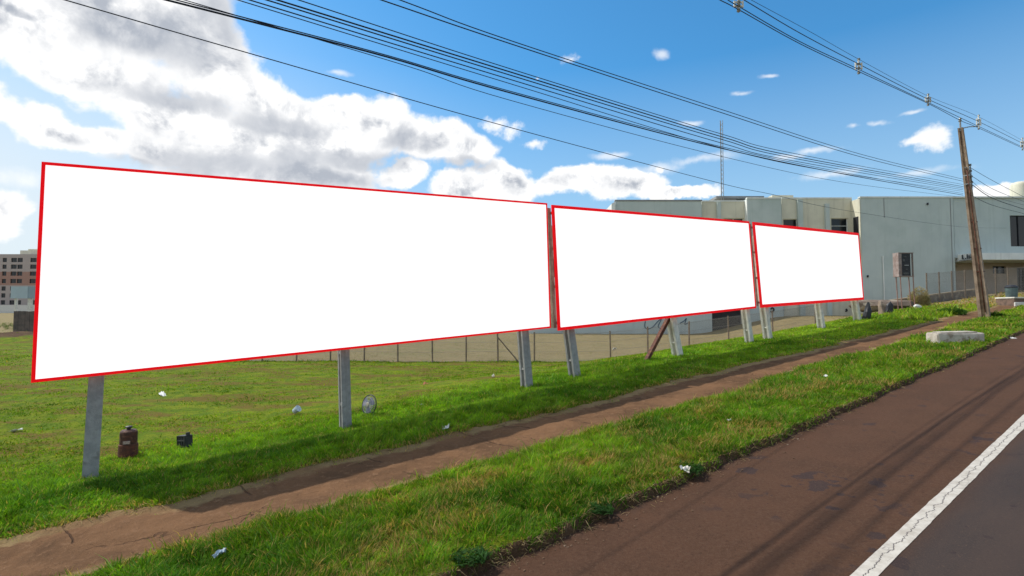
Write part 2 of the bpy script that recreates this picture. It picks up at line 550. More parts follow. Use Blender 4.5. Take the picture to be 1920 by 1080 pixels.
def line_material():
    m, t, b = new_mat('line_paint')
    pos, al, ac = road_coords(t)
    f = t.noise(pos, 60, 5, 0.8)
    col = t.mix(t.ramp(t.noise(pos, 8, 5, 0.7), 0.35, 0.7), (0.52, 0.47, 0.40), (0.38, 0.33, 0.27))
    col = t.mix(t.ramp(f, 0.62, 0.70), col, (0.20, 0.15, 0.13))
    # a crack winding along the paint
    c1 = t.noise(t.node('ShaderNodeCombineXYZ', {0: t.math('MULTIPLY', al, 1.1)}).outputs[0], 4.0, 6, 0.7)
    dd = t.math('ABSOLUTE', t.math('SUBTRACT', t.math('SUBTRACT', ac, 1.63), t.math('MULTIPLY', t.math('SUBTRACT', c1, 0.5), 0.20)))
    cr = t.ramp(dd, 0.001, 0.007, 1, 0)
    col = t.mix(cr, col, (0.07, 0.055, 0.05))
    vo = t.node('ShaderNodeTexVoronoi', {'Scale': 5.0, 'Vector': pos}, feature='DISTANCE_TO_EDGE').outputs['Distance']
    cr2 = t.math('MULTIPLY', t.ramp(vo, 0.0, 0.012, 1, 0), t.ramp(t.noise(pos, 1.5, 2), 0.5, 0.56))
    col = t.mix(t.math('MULTIPLY', cr2, 0.6), col, (0.12, 0.095, 0.085))
    t.set(b.inputs['Base Color'], col)
    b.inputs['Roughness'].default_value = 0.7
    bp = t.node('ShaderNodeBump', {'Strength': 0.4, 'Distance': 0.006, 'Height': t.math('SUBTRACT', f, cr)})
    t.l.new(bp.outputs[0], b.inputs['Normal'])
    return m


def blade_material():
    m, t, b = new_mat('grass_blade')
    c = t.node('ShaderNodeAttribute', attribute_name='col')
    t.set(b.inputs['Base Color'], c.outputs['Color'])
    b.inputs['Roughness'].default_value = 0.7
    b.inputs['Specular IOR Level'].default_value = 0.08
    tr = t.node('ShaderNodeBsdfTranslucent', {'Color': t.mix(1.0, c.outputs['Color'], (1.25, 1.35, 0.6), 'MULTIPLY')})
    mx = t.node('ShaderNodeMixShader', {0: 0.40, 1: b.outputs[0], 2: tr.outputs[0]})
    o = [n for n in t.n if n.type == 'OUTPUT_MATERIAL'][0]
    t.l.new(mx.outputs[0], o.inputs[0])
    return m


M['ground'] = ground_material()
M['path'] = path_material()
M['road'] = road_material()
M['line'] = line_material()
M['blade'] = blade_material()

# ------------------------------------------------------------------ ground, path, road
def dry_mask(X, Y):
    t, n = tn(X, Y)
    fy = 23.7 + 0.35 * fbm(X * 0.7, Y * 0, 61)             # fence line: dry beyond it
    d = sstep(fy - 0.25, fy + 0.25, Y) * np.maximum(sstep(-0.62, -0.5, X / np.maximum(Y, 1)), sstep(39, 40.5, Y + 0.8 * fbm(X * 0.4, Y * 0, 67)))
    # the dry field reaches round behind the second and third boards
    d = np.maximum(d, sstep(3.0, 5.5, X - (Y - 17) * 0.1) * sstep(12.0, 12.6, n))
    # keep it off the bank beside the road and the green slope on the right
    d = d * sstep(11.0, 11.7, n + 0.6 * fbm(X * 0.5, Y * 0.5, 63))
    d = np.maximum(d, 0.85 * sstep(38, 43, t + 3 * fbm(X * 0.5, Y * 0.5, 65)) * sstep(6.8, 7.6, n))
    return d


def soil_mask(X, Y):
    t, n = tn(X, Y)
    kn = kerb_n(t)
    s = (1 - sstep(kn + 0.0, kn + 0.10, n)) * (n > -8)
    s = np.maximum(s, sstep(path_lo(t) - 0.1, path_lo(t), n) * (1 - sstep(path_hi(t), path_hi(t) + 0.15, n)))
    s = np.maximum(s, np.exp(-(((X + 37) / 5.0) ** 2 + ((Y - 37.6) / 1.6) ** 2)) * 1.2)
    # worn yard in front of the building on the right
    s = np.maximum(s, 0.7 * sstep(36, 42, t) * sstep(9.4, 10.4, n) * (1 - sstep(13, 16, n)))
    s = s * (1 - 0.8 * sstep(38, 44, t) * (n > 9))
    return np.clip(s, 0, 1)


def spaced(segs):
    out = []
    for a, b, st in segs:
        out += list(np.arange(a, b, st))
    out.append(segs[-1][1])
    return np.array(out)


ts = spaced([(-900, -60, 60), (-60, -10, 3), (-10, -3, 0.5), (-3, 18, 0.12), (18, 45, 0.4), (45, 100, 2), (100, 900, 50)])
nsv = spaced([(-700, -40, 60), (-40, -9, 3), (-9, -8, 0.5), (-8, 3.2, 2.2), (3.2, 4.3, 0.04), (4.3, 9.6, 0.14), (9.6, 30, 0.5), (30, 90, 3), (90, 900, 45)])
me, v, T_, N_ = grid_mesh('ground', ts, lambda t: nsv, lambda X, Y, T, NN: ground_h(X, Y))
for nm, fn in (('dry', dry_mask), ('soil', soil_mask)):
    a = me.attributes.new(nm, 'FLOAT', 'POINT')
    a.data.foreach_set('value', fn(v[:, 0], v[:, 1]).astype(np.float32))
tag(link('ground', me, M['ground']), kind='structure')

pts = spaced([(-12, -3, 0.4), (-3, 14, 0.04), (14, 25, 0.1), (25, 70, 0.35)])
def path_rows(t):
    lo, hi = float(path_lo(np.array(t))), float(path_hi(np.array(t)))
    return np.concatenate([[lo - 0.15], np.linspace(lo - 0.06, hi + 0.06, 30), [hi + 0.15]])
def path_z(X, Y, T, NN):
    z = ground_h(X, Y, True)
    lo, hi = path_lo(T), path_hi(T)
    drop = 1 - sstep(lo - 0.15, lo, NN) * (1 - sstep(hi, hi + 0.15, NN))
    return z + 0.030 + 0.030 * fbm(X * 5, Y * 5, 47) + 0.016 * fbm(X * 17, Y * 17, 48, 2) - 0.06 * drop
me, v, T_, N_ = grid_mesh('footpath', pts, path_rows, path_z)
a = me.attributes.new('edge', 'FLOAT', 'POINT')
lo, hi = path_lo(T_), path_hi(T_)
a.data.foreach_set('value', np.clip(1 - np.minimum(N_ - lo, hi - N_) / 0.35, 0, 1).astype(np.float32))
tag(link('footpath', me, M['path']), kind='structure')

rts = spaced([(-900, -60, 60), (-60, 90, 1.0), (90, 900, 60)])
me, *_ = grid_mesh('road', rts, lambda t: np.array([-8.0, -6, -3, 0, 1.5, 2.2, 3.0, 3.5, 3.9]), lambda X, Y, T, NN: plane(T) - 0.006 * np.maximum(0, 2.5 - NN))
tag(link('road', me, M['road']), kind='structure')
def edge_wob(t, s):
    return 0.010 * fbm(t * 3.0, t * 0, s) + 0.006 * fbm(t * 14.0, t * 0, s + 3)
lts = spaced([(-60, 0, 2), (0, 16, 0.05), (16, 90, 0.5)])
me, *_ = grid_mesh('road_line', lts, lambda t: np.array([1.56 + float(edge_wob(np.array(t), 71)), 1.63, 1.70 + float(edge_wob(np.array(t), 77))]),
                   lambda X, Y, T, NN: plane(T) - 0.006 * np.maximum(0, 2.5 - NN) + 0.004)
tag(link('road_line', me, M['line']), kind='structure')
me, *_ = grid_mesh('centre_line', spaced([(-60, 90, 2)]), lambda t: np.array([-1.95, -1.83]),
                   lambda X, Y, T, NN: plane(T) - 0.006 * np.maximum(0, 2.5 - NN) + 0.004)
tag(link('centre_line', me, M['line']), kind='structure')

# ------------------------------------------------------------------ grass
def blades(name, P, length, width, colr, lean=0.5, seed=1):
    """P (k,3) roots; one curved blade of 5 vertices each"""
    g = np.random.default_rng(seed)
    k = len(P)
    th = g.uniform(0, 2 * np.pi, k)
    side = np.stack([np.cos(th), np.sin(th), np.zeros(k)], 1)
    clump = fbm(P[:, 0] * 8, P[:, 1] * 8, 201, 2)
    ph = fbm(P[:, 0] * 2.2, P[:, 1] * 2.2, 203, 3) * 14 + g.normal(0, 1.1, k)
    length = length * (1 + 1.1 * clump)
    ln = np.abs(g.normal(0, lean, k)) + lean * 0.5
    ld = np.stack([np.cos(ph) * ln, np.sin(ph) * ln, np.ones(k)], 1)
    ld /= np.linalg.norm(ld, axis=1)[:, None]
    dr = np.stack([np.cos(ph), np.sin(ph), np.zeros(k)], 1)
    L = length[:, None]; Wd = width[:, None]
    base = P - np.array([0, 0, 0.012])
    mid = base + ld * L * 0.55
    tip = base + ld * L * 0.92 + dr * L * (0.25 * ln[:, None]) - np.array([0, 0, 1]) * L * 0.12 * ln[:, None]
    V = np.stack([base - side * Wd * .5, base + side * Wd * .5, mid + side * Wd * .42, mid - side * Wd * .42, tip], 1).reshape(-1, 3)
    i0 = np.arange(k) * 5
    tri = np.stack([np.stack([i0, i0 + 1, i0 + 2], 1), np.stack([i0, i0 + 2, i0 + 3], 1), np.stack([i0 + 3, i0 + 2, i0 + 4], 1)], 1).reshape(-1, 3)
    me = np_mesh(name, V, tri, smooth=False)
    at_ = me.color_attributes.new('col', 'FLOAT_COLOR', 'POINT')
    c4 = np.ones((k, 5, 4), np.float32)
    c4[:, :, :3] = colr[:, None, :]
    at_.data.foreach_set('color', c4.ravel())
    return link(name, me, M['blade'])


def scatter(t0, t1, n0, n1, dens_k, dmax, keep, cell=0.5, seed=3, dmin_cap=None):
    """random points over a strip, thinning with distance from the viewpoint's side of the road"""
    g = np.random.default_rng(seed)
    tt, nn = np.meshgrid(np.arange(t0, t1, cell), np.arange(n0, n1, cell))
    tt = tt.ravel(); nn = nn.ravel()
    X, Y = xy(tt + cell / 2, nn + cell / 2)
    d = np.hypot(X, Y)
    vis = (Y > 0.5) & (np.abs(X) < 1.10 * Y + 2.0)
    dens = np.minimum(dens_k / np.maximum(d, 1) ** 2, dmax) * vis
    cnt = g.poisson(dens * cell * cell)
    t = np.repeat(tt, cnt) + g.uniform(0, cell, cnt.sum())
    n = np.repeat(nn, cnt) + g.uniform(0, cell, cnt.sum())
    k = keep(t, n, g)
    t, n = t[k], n[k]
    X, Y = xy(t, n)
    return t, n, X, Y, np.hypot(X, Y), g


def grass_cols(X, Y, g, dryp, tone=1.0, fresh=0.5):
    k = len(X)
    a = np.array([0.050, 0.140, 0.008]); b = np.array([0.195, 0.310, 0.018]); c = np.array([0.44, 0.30, 0.10])
    bl = np.array([0.110, 0.215, 0.045])
    f = np.clip(fresh + 1.6 * fbm(X * 0.9, Y * 0.9, 81) + g.normal(0, 0.22, k), 0, 1)[:, None]
    col = a * (1 - f) + b * f
    col = np.where((g.uniform(0, 1, k) < 0.10)[:, None], bl, col)
    dr = (g.uniform(0, 1, k) < dryp)[:, None]
    col = col * ((1 + 1.0 * fbm(X * 9, Y * 9, 88, 2)) * (1 + 0.9 * fbm(X * 1.5, Y * 2.6, 89, 3)))[:, None]
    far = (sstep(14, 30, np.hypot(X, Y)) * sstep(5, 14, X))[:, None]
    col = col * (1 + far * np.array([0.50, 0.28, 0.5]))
    col = np.where(dr, c * g.uniform(0.55, 1.1, k)[:, None], col)
    return np.clip(col * tone * g.uniform(0.8, 1.2, k)[:, None], 0, 1)


# the strip between the footpath and the road
def keep_verge(t, n, g):
    bare = fbm(t * 1.1, n * 1.6, 91)
    return (n > kerb_n(t) - 0.02 + 0.05 * g.uniform(-1, 1, len(t))) & (n < path_lo(t) + 0.05 + 0.08 * g.normal(0, 1, len(t))) & (g.uniform(0, 1, len(t)) < 1.0 - 0.6 * sstep(0.12, 0.28, bare))
t, n, X, Y, d, g = scatter(-9, 75, 3.4, 6.6, 330000, 8000, keep_verge, seed=21)
pn = fbm(t * 0.7, n * 1.0, 95)
patch = sstep(0.08, 0.22, fbm(t * 0.8 + 11, n * 1.5, 96))
dn = 0.5 * fbm(t * 3, n * 3, 93)
dry_spot = sum(a_ * np.exp(-(((t - tc) / 0.42) ** 2 + ((n - nc + dn) / 0.17) ** 2)) for tc, nc, a_ in ((4.9, 4.75, 1.0), (3.5, 5.15, 0.85), (2.5, 5.4, 0.7), (7.6, 5.1, 0.4), (1.2, 4.4, 0.5)))
edge = np.exp(-(np.abs(n - path_lo(t)) / 0.10) ** 2)
L = (0.070 + 0.085 * g.random(len(t))) * (1 + 1.2 * pn) * (1 - 0.30 * edge) * (0.55 + 0.45 * sstep(0, 0.35, n - kerb_n(t)))
L = np.where(g.random(len(t)) < 0.010, L * 1.9, L)
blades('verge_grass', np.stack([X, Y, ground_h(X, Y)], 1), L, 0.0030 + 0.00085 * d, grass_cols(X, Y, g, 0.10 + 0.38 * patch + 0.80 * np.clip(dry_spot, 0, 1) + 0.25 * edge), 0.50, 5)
tag(bpy.data.objects['verge_grass'], 'lush green grass strip between footpath and road', 'grass', kind='stuff')

# the bank under the boards
def keep_bank(t, n, g):
    return (n > path_hi(t) - 0.03 + 0.09 * g.normal(0, 1, len(t))) & (n < 11.0 + 0.5 * g.normal(0, 1, len(t)))
t, n, X, Y, d, g = scatter(-9, 42, 6.6, 12.4, 420000, 5000, keep_bank, seed=22)
edge = np.exp(-(np.maximum(0, n - path_hi(t)) / 0.16) ** 2)
pn = fbm(t * 0.6, n * 0.9, 97)
patch = sstep(0.12, 0.25, fbm(t * 0.6 + 31, n * 0.9, 98))
L = (0.065 + 0.07 * g.random(len(t))) * (1 + 1.1 * pn) * (1 - 0.5 * edge) * (1.0 - 0.45 * sstep(10.0, 11.5, n))
L = np.where(g.random(len(t)) < 0.008, L * 1.9, L)
blades('bank_grass', np.stack([X, Y, ground_h(X, Y)], 1), L, 0.0030 + 0.00085 * d, grass_cols(X, Y, g, 0.04 + 0.18 * patch + 0.55 * edge, 1.12, 0.64), 0.50, 6)
tag(bpy.data.objects['bank_grass'], 'longer bright green grass on the bank below the boards', 'grass', kind='stuff')

# the mown lot behind the boards, and the slope by the pole
def keep_lot(t, n, g):
    X, Y = xy(t, n)
    dm = dry_mask(X, Y); sm = soil_mask(X, Y)
    cover = 0.40 + 2.2 * fbm(X * 0.45, Y * 0.9, 99)
    return (n > 10.6) & (Y < 42) & (g.uniform(0, 1, len(t)) < np.clip(cover, 0.06, 1) * (1 - 0.97 * dm) * (1 - 0.9 * sm))
t, n, X, Y, d, g = scatter(-45, 44, 10.4, 62, 170000, 1500, keep_lot, cell=1.0, seed=23)
pt = sstep(0.0, -0.16, fbm(X * 0.45, Y * 0.9, 99) + 0.10)
L = (0.028 + 0.035 * g.random(len(t))) * (1 + 0.8 * fbm(X * 1.3, Y * 1.3, 101)) * (1 + 1.3 * np.exp(-((Y - 23.5) / 0.35) ** 2))
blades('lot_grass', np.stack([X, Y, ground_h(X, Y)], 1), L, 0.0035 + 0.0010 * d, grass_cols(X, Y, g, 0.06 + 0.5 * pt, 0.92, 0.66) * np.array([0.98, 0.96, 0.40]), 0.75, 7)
tag(bpy.data.objects['lot_grass'], 'short patchy green grass covering the lot behind the boards', 'grass', kind='stuff')

def keep_far(t, n, g):
    return (n > path_hi(t) + 0.1) & (n < 10.2 + 0.5 * fbm(t * 0.3, n * 0, 5) * 4) & (g.uniform(0, 1, len(t)) < 0.9 - 0.8 * sstep(35, 41, t))
t, n, X, Y, d, g = scatter(29, 60, 6.6, 13.5, 300000, 1500, keep_far, seed=24)
L = (0.14 + 0.16 * g.random(len(t))) * (1 + 1.2 * fbm(t * 0.7, n * 0.9, 103))
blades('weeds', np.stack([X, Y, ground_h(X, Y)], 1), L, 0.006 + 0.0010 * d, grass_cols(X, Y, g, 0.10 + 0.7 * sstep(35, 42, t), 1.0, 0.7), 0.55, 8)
tag(bpy.data.objects['weeds'], 'tall weedy grass on the slope beside the leaning pole', 'grass', kind='stuff')

def keep_field(t, n, g):
    X, Y = xy(t, n)
    return (n > 11) & (g.uniform(0, 1, len(t)) < 0.9 * dry_mask(X, Y) * np.clip(0.5 + 2 * fbm(X * 0.4, Y * 0.8, 111), 0.05, 1))
t, n, X, Y, d, g = scatter(-20, 60, 11, 45, 90000, 900, keep_field, cell=1.0, seed=25)
kk = Y < 48
t, n, X, Y, d = t[kk], n[kk], X[kk], Y[kk], d[kk]
cc = np.array([0.27, 0.21, 0.115]) * g.uniform(0.7, 1.15, len(X))[:, None]
gr = (g.random(len(X)) < 0.22)[:, None]
cc = np.where(gr, np.array([0.15, 0.15, 0.045]), cc)
blades('dry_grass', np.stack([X, Y, ground_h(X, Y)], 1), 0.03 + 0.03 * g.random(len(X)), 0.006 + 0.0008 * d, cc, 1.0, 9)
tag(bpy.data.objects['dry_grass'], 'dry straw coloured grass of the field before the building', 'grass', kind='stuff')

# dead straw and creeping runners hanging over both edges of the path and the road edge
t, n, X, Y, d, g = scatter(-8, 40, 3.4, 8.2, 110000, 2600,
    lambda t, n, g: (np.minimum(np.minimum(np.abs(n - path_lo(t)) * 0.8, np.abs(n - path_hi(t)) * 0.8), np.abs(n - kerb_n(t) - 0.02) * 2.0) < 0.09 * np.abs(g.normal(0, 1, len(t)))), seed=26)
cs = np.array([0.44, 0.33, 0.17]) * g.uniform(0.45, 1.1, len(X))[:, None]
zz = np.maximum(ground_h(X, Y), plane(t)) + 0.004
blades('dead_straw', np.stack([X, Y, zz], 1), 0.05 + 0.07 * g.random(len(X)), 0.0028 + 0.0006 * d, cs, 2.2, 10)
tag(bpy.data.objects['dead_straw'], 'dead straw lying along the edges of path and road', 'straw', kind='stuff')

# ------------------------------------------------------------------ mesh helpers
class MB:
    def __init__(self):
        self.v = []; self.f = []

    def add(self, vs, fs):
        o = len(self.v)
        self.v += [tuple(x) for x in vs]
        self.f += [tuple(i + o for i in q) for q in fs]
        return self

    def box(self, c, sx, sy, sz, ax=None, ay=None, az=None):
        c = Vector(c)
        ax = Vector(ax or (1, 0, 0)) * sx / 2; ay = Vector(ay or (0, 1, 0)) * sy / 2; az = Vector(az or (0, 0, 1)) * sz / 2
        vs = [c + ax * i + ay * j + az * k for i in (-1, 1) for j in (-1, 1) for k in (-1, 1)]
        return self.add(vs, [(0, 1, 3, 2), (4, 6, 7, 5), (0, 4, 5, 1), (2, 3, 7, 6), (0, 2, 6, 4), (1, 5, 7, 3)])

    def bb(self, x0, x1, y0, y1, z0, z1):
        return self.box(((x0 + x1) / 2, (y0 + y1) / 2, (z0 + z1) / 2), x1 - x0, y1 - y0, z1 - z0)

    def tube(self, pts, r, seg=6, cap=True):
        pts = [Vector(p) for p in pts]
        rr = r if isinstance(r, (list, tuple)) else [r] * len(pts)
        vs, fs = [], []
        prev = None
        for i, p in enumerate(pts):
            d = (pts[min(i + 1, len(pts) - 1)] - pts[max(i - 1, 0)]).normalized()
            a = d.cross(Vector((0, 0, 1)) if abs(d.z) < 0.95 else Vector((1, 0, 0))).normalized()
            if prev is not None and a.dot(prev) < 0: a = -a
            prev = a
            b = d.cross(a)
            for k in range(seg):
                q = 2 * math.pi * k / seg
                vs.append(p + (a * math.cos(q) + b * math.sin(q)) * rr[i])
        for i in range(len(pts) - 1):
            for k in range(seg):
                k2 = (k + 1) % seg
                fs.append((i * seg + k, i * seg + k2, (i + 1) * seg + k2, (i + 1) * seg + k))
        if cap:
            fs.append(tuple(range(seg))[::-1])
            fs.append(tuple((len(pts) - 1) * seg + k for k in range(seg)))
        return self.add(vs, fs)

    def lathe(self, prof, c, seg=20, axis=None):
        """prof: (radius, height) pairs"""
        c = Vector(c); az = Vector(axis or (0, 0, 1)).normalized()
        ax = az.orthogonal().normalized(); ay = az.cross(ax)
        vs, fs = [], []
        for r, h in prof:
            for k in range(seg):
                q = 2 * math.pi * k / seg
                vs.append(c + az * h + (ax * math.cos(q) + ay * math.sin(q)) * r)
        for i in range(len(prof) - 1):
            for k in range(seg):
                k2 = (k + 1) % seg
                fs.append((i * seg + k, i * seg + k2, (i + 1) * seg + k2, (i + 1) * seg + k))
        fs.append(tuple(range(seg))[::-1]); fs.append(tuple((len(prof) - 1) * seg + k for k in range(seg)))
        return self.add(vs, fs)

    def build(self, name, mat, parent=None, bevel=0.0, smooth=False, jitter=0.0):
        me = bpy.data.meshes.new(name)
        me.from_pydata(self.v, [], self.f)
        bm = bmesh.new(); bm.from_mesh(me)
        bmesh.ops.recalc_face_normals(bm, faces=bm.faces)
        if bevel:
            bmesh.ops.bevel(bm, geom=list(bm.edges), offset=bevel, segments=2, affect='EDGES', clamp_overlap=True)
        if jitter:
            for v in bm.verts:
                v.co += Vector((random.uniform(-1, 1), random.uniform(-1, 1), random.uniform(-1, 1))) * jitter
        if smooth:
            for f in bm.faces: f.smooth = True
        # local coordinates relative to the parent's place
        if parent is not None:
            off = parent.matrix_basis.translation
            bmesh.ops.translate(bm, verts=bm.verts, vec=-off)
        bm.to_mesh(me); bm.free()
        return link(name, me, mat, parent)


UV = Vector((U[0], U[1], 0)); NV = Vector((N[0], N[1], 0))


def h_post(mb, base, top, wt0, wn0, wt1, wn1, rung_gap=0.0, flange=0.28):
    """tapered double-T concrete post: solid faces towards +-n, channel towards +-t"""
    base = Vector(base); top = Vector(top)
    def sec(c, wt, wn):
        f = wn * flange
        h = wt / 2; q = wn / 2; wb = wt * 0.16
        prof = [(-h, -q), (h, -q), (h, -q + f), (wb, -q + f * 1.3), (wb, q - f * 1.3), (h, q - f), (h, q), (-h, q), (-h, q - f), (-wb, q - f * 1.3), (-wb, -q + f * 1.3), (-h, -q + f)]
        return [c + UV * a + NV * b for a, b in prof]
    a = sec(base, wt0, wn0); b = sec(top, wt1, wn1)
    k = 12
    fs = [(i, (i + 1) % k, k + (i + 1) % k, k + i) for i in range(k)]
    # caps built from quads, the outline is concave
    for o in (0, k):
        fs += [(o + 0, o + 1, o + 2, o + 11), (o + 11, o + 2, o + 3, o + 10), (o + 10, o + 3, o + 4, o + 9), (o + 9, o + 4, o + 5, o + 8), (o + 8, o + 5, o + 6, o + 7)]
    mb.add(a + b, fs)
    if rung_gap:
        Ln = (top - base).length
        s = rung_gap * 0.8
        while s < Ln - 0.2:
            f = s / Ln
            c = base.lerp(top, f)
            wt = wt0 + (wt1 - wt0) * f; wn = wn0 + (wn1 - wn0) * f
            mb.box(c, wt * 0.9, wn * 0.62, 0.05, UV, NV)
            s += rung_gap


# ------------------------------------------------------------------ billboards
def on_plane(px, py, n0):
    """point on the vertical plane n = n0 seen through a pixel"""
    d = ray(px, py)
    return d * (n0 / (d.x * N[0] + d.y * N[1]))


def billboard(label, corners, posts, b=0.035, n0=9.55):
    """corners tl, tr, br, bl in pixels of the plane n0"""
    tl, tr, br, bl = [on_plane(px, py, n0) for px, py in corners]
    base = (bl + br) / 2
    root = thing('billboard', label, 'billboard', (base.x, base.y, gh(base.x, base.y)), 'blank billboards in a row beside the path')
    def quad(u, v):
        return (tl * (1 - u) + tr * u) * (1 - v) + (bl * (1 - u) + br * u) * v
    Lx = (tr - tl).length; Hz = (tl - bl).length
    fu = b / Lx; fv = b / Hz
    th = NV * 0.035
    # white face sheet
    fr = MB()
    fr.add([quad(fu, fv), quad(1 - fu, fv), quad(1 - fu, 1 - fv), quad(fu, 1 - fv)] +
           [q + th for q in (quad(fu, fv), quad(1 - fu, fv), quad(1 - fu, 1 - fv), quad(fu, 1 - fv))],
           [(0, 1, 2, 3), (4, 7, 6, 5), (0, 4, 5, 1), (1, 5, 6, 2), (2, 6, 7, 3), (3, 7, 4, 0)])
    fr.build('panel', M['panel_white_glow'], root)
    # red border, proud of the face by 4 mm
    bd = MB()
    o = [quad(0, 0), quad(1, 0), quad(1, 1), quad(0, 1)]
    i = [quad(fu, fv), quad(1 - fu, fv), quad(1 - fu, 1 - fv), quad(fu, 1 - fv)]
    pr = -NV * 0.004
    vs = [q + pr for q in o] + [q + pr for q in i] + [q + th for q in o] + [q + th for q in i]
    fs = []
    for k in range(4):
        k2 = (k + 1) % 4
        fs += [(k, k2, 4 + k2, 4 + k), (8 + k, 12 + k, 12 + k2, 8 + k2), (k, 8 + k, 8 + k2, k2), (4 + k, 4 + k2, 12 + k2, 12 + k)]
    bd.add(vs, fs)
    bd.build('border', M['panel_red_glow'], root)
    # timber battens behind the sheet
    for v_ in (0.06, 0.35, 0.65, 0.94):
        a, c = quad(0.005, v_) + NV * 0.075, quad(0.995, v_) + NV * 0.075
        bt = MB()
        ax = (c - a).normalized()
        bt.box((a + c) / 2, (c - a).length, 0.07, 0.07, ax, NV)
        bt.build('batten', M['wood'], root)
    # concrete posts
    for (pxb, pyb, pxt, w_, light) in posts:
        # base where the pixel meets the plane just behind the sheet
        n1 = n0 + 0.235
        B = on_plane(pxb, pyb, n1)
        gz = gh(B.x, B.y)
        fb_ = (pxt - corners[3][0]) / (corners[2][0] - corners[3][0])
        T = on_plane(pxt, corners[3][1] + fb_ * (corners[2][1] - corners[3][1]), n1)
        up_ = T - Vector((B.x, B.y, gz))
        tp = Vector((B.x, B.y, gz)) + up_ * ((up_.z + 2.6) / up_.z)
        bs = Vector((B.x, B.y, gz)) - up_ * (0.3 / up_.z)
        p = MB()
        h_post(p, bs, tp, w_, w_ * 1.05, w_ * 0.85, w_ * 0.85, 0.95)
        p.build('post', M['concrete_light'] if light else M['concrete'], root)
    return root, quad


# (base px, base py, px of the post line near the panel, width, light)
b1, q1 = billboard('largest and nearest blank white billboard with thin red border',
                   [(78, 303), (1026, 381), (1033, 615), (58, 718)],
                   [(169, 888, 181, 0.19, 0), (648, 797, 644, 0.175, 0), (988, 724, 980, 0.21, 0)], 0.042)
b2, q2 = billboard('middle blank white billboard with thin red border and rusty prop behind',
                   [(1035, 384), (1405, 415), (1418, 578), (1047, 620)],
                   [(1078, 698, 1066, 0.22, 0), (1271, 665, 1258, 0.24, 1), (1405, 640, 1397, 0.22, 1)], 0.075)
b3, q3 = billboard('smallest and farthest blank white billboard with thin red border',
                   [(1412, 416), (1610, 437), (1620, 562), (1427, 577)],
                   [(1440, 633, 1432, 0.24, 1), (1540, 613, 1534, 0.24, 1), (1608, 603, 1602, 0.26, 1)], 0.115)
# rusty prop leaning against the back of the middle board
g0 = at(1212, 681, 1); 
pb = on_plane(1208, 684, 10.0); pt_ = on_plane(1262, 580, 9.82)
pm = MB(); pm.box((pb + pt_) / 2, 0.11, 0.11, (pt_ - pb).length + 0.3, (pt_ - pb).cross(NV).normalized(), NV, (pt_ - pb).normalized())
pm.build('prop', M['rust'], b2)
# timber end uprights seen in the gaps between the boards
for root, q, u_ in ((b1, q1, 1.0), (b2, q2, 1.0), (b2, q2, 0.0), (b3, q3, 0.0)):
    a, c = q(u_, 0.02) + NV * 0.16, q(u_, 0.98) + NV * 0.16
    m_ = MB(); m_.box((a + c) / 2, 0.10, 0.10, (a - c).length, UV, NV, (a - c).normalized())
    m_.build('upright', M['wood'], root)

# ------------------------------------------------------------------ utility pole
PX, PY = 21.6, 24.3
pole_base = on_plane(1848, 600, 5.8); pole_top = at(1801, 240, pole_base.y)
gz = gh(pole_base.x, pole_base.y)
pole = thing('utility_pole', 'leaning weathered concrete utility pole carrying the overhead cables', 'utility pole', (pole_base.x, pole_base.y, gz))
m_ = MB()
h_post(m_, (pole_base.x, pole_base.y, gz - 0.4), pole_top, 0.31, 0.40, 0.15, 0.19, 0, 0.30)
m_.build('shaft', M['old_concrete'], pole)
pb_ = Vector((pole_base.x, pole_base.y, gz))
for f in (0.24, 0.36, 0.50, 0.70, 0.745):
    c = pb_.lerp(pole_top, f); wd = 0.29 - 0.15 * f
    m_ = MB(); m_.box(c, wd + 0.03, wd * 1.2 + 0.03, 0.05, UV, NV); m_.build('band', M['galv'] if f > 0.6 else M['rust'], pole)
# conduit up the side of the shaft
m_ = MB(); m_.tube([pb_.lerp(pole_top, f) - UV * (0.19 - 0.10 * f) - NV * 0.05 for f in (0.03, 0.3, 0.6, 0.78)], 0.022, 8); m_.build('conduit', M['rust'], pole, smooth=True)
# pin and arm at the top
tip = at(1800, 226, pole_base.y)
m_ = MB(); m_.tube([pole_top - Vector((0, 0, .15)), tip], 0.035, 8); m_.lathe([(0.05, 0), (0.07, 0.04), (0.04, 0.08), (0.06, 0.12), (0.03, 0.17)], tip - Vector((0, 0, 0.05)), 10)
m_.build('top_pin', M['galv'], pole)
arm_end = at(1834, 237, pole_base.y - 0.3)
m_ = MB(); m_.tube([pole_top - Vector((0, 0, .03)), pole_top.lerp(arm_end, 0.5) + Vector((0, 0, .02)), arm_end], 0.022, 8); m_.build('arm', M['galv'], pole)
# rack of insulators lower down
rk0 = at(1819, 308, pole_base.y - 0.1); rk1 = at(1823, 352, pole_base.y - 0.1)
m_ = MB(); m_.tube([rk0, rk1], 0.02, 8)
for f in (0.03, 0.28, 0.52, 0.76):
    m_.lathe([(0.03, 0), (0.055, 0.02), (0.035, 0.05), (0.055, 0.08), (0.03, 0.10)], rk0.lerp(rk1, f) - Vector((0, 0, 0.05)), 10)
for f in (0.15, 0.85):
    c = rk0.lerp(rk1, f); m_.box(c - UV * 0.0 - Vector((0.12, 0, 0)), 0.26, 0.04, 0.03)
m_.build('insulator_rack', M['galv'], pole)

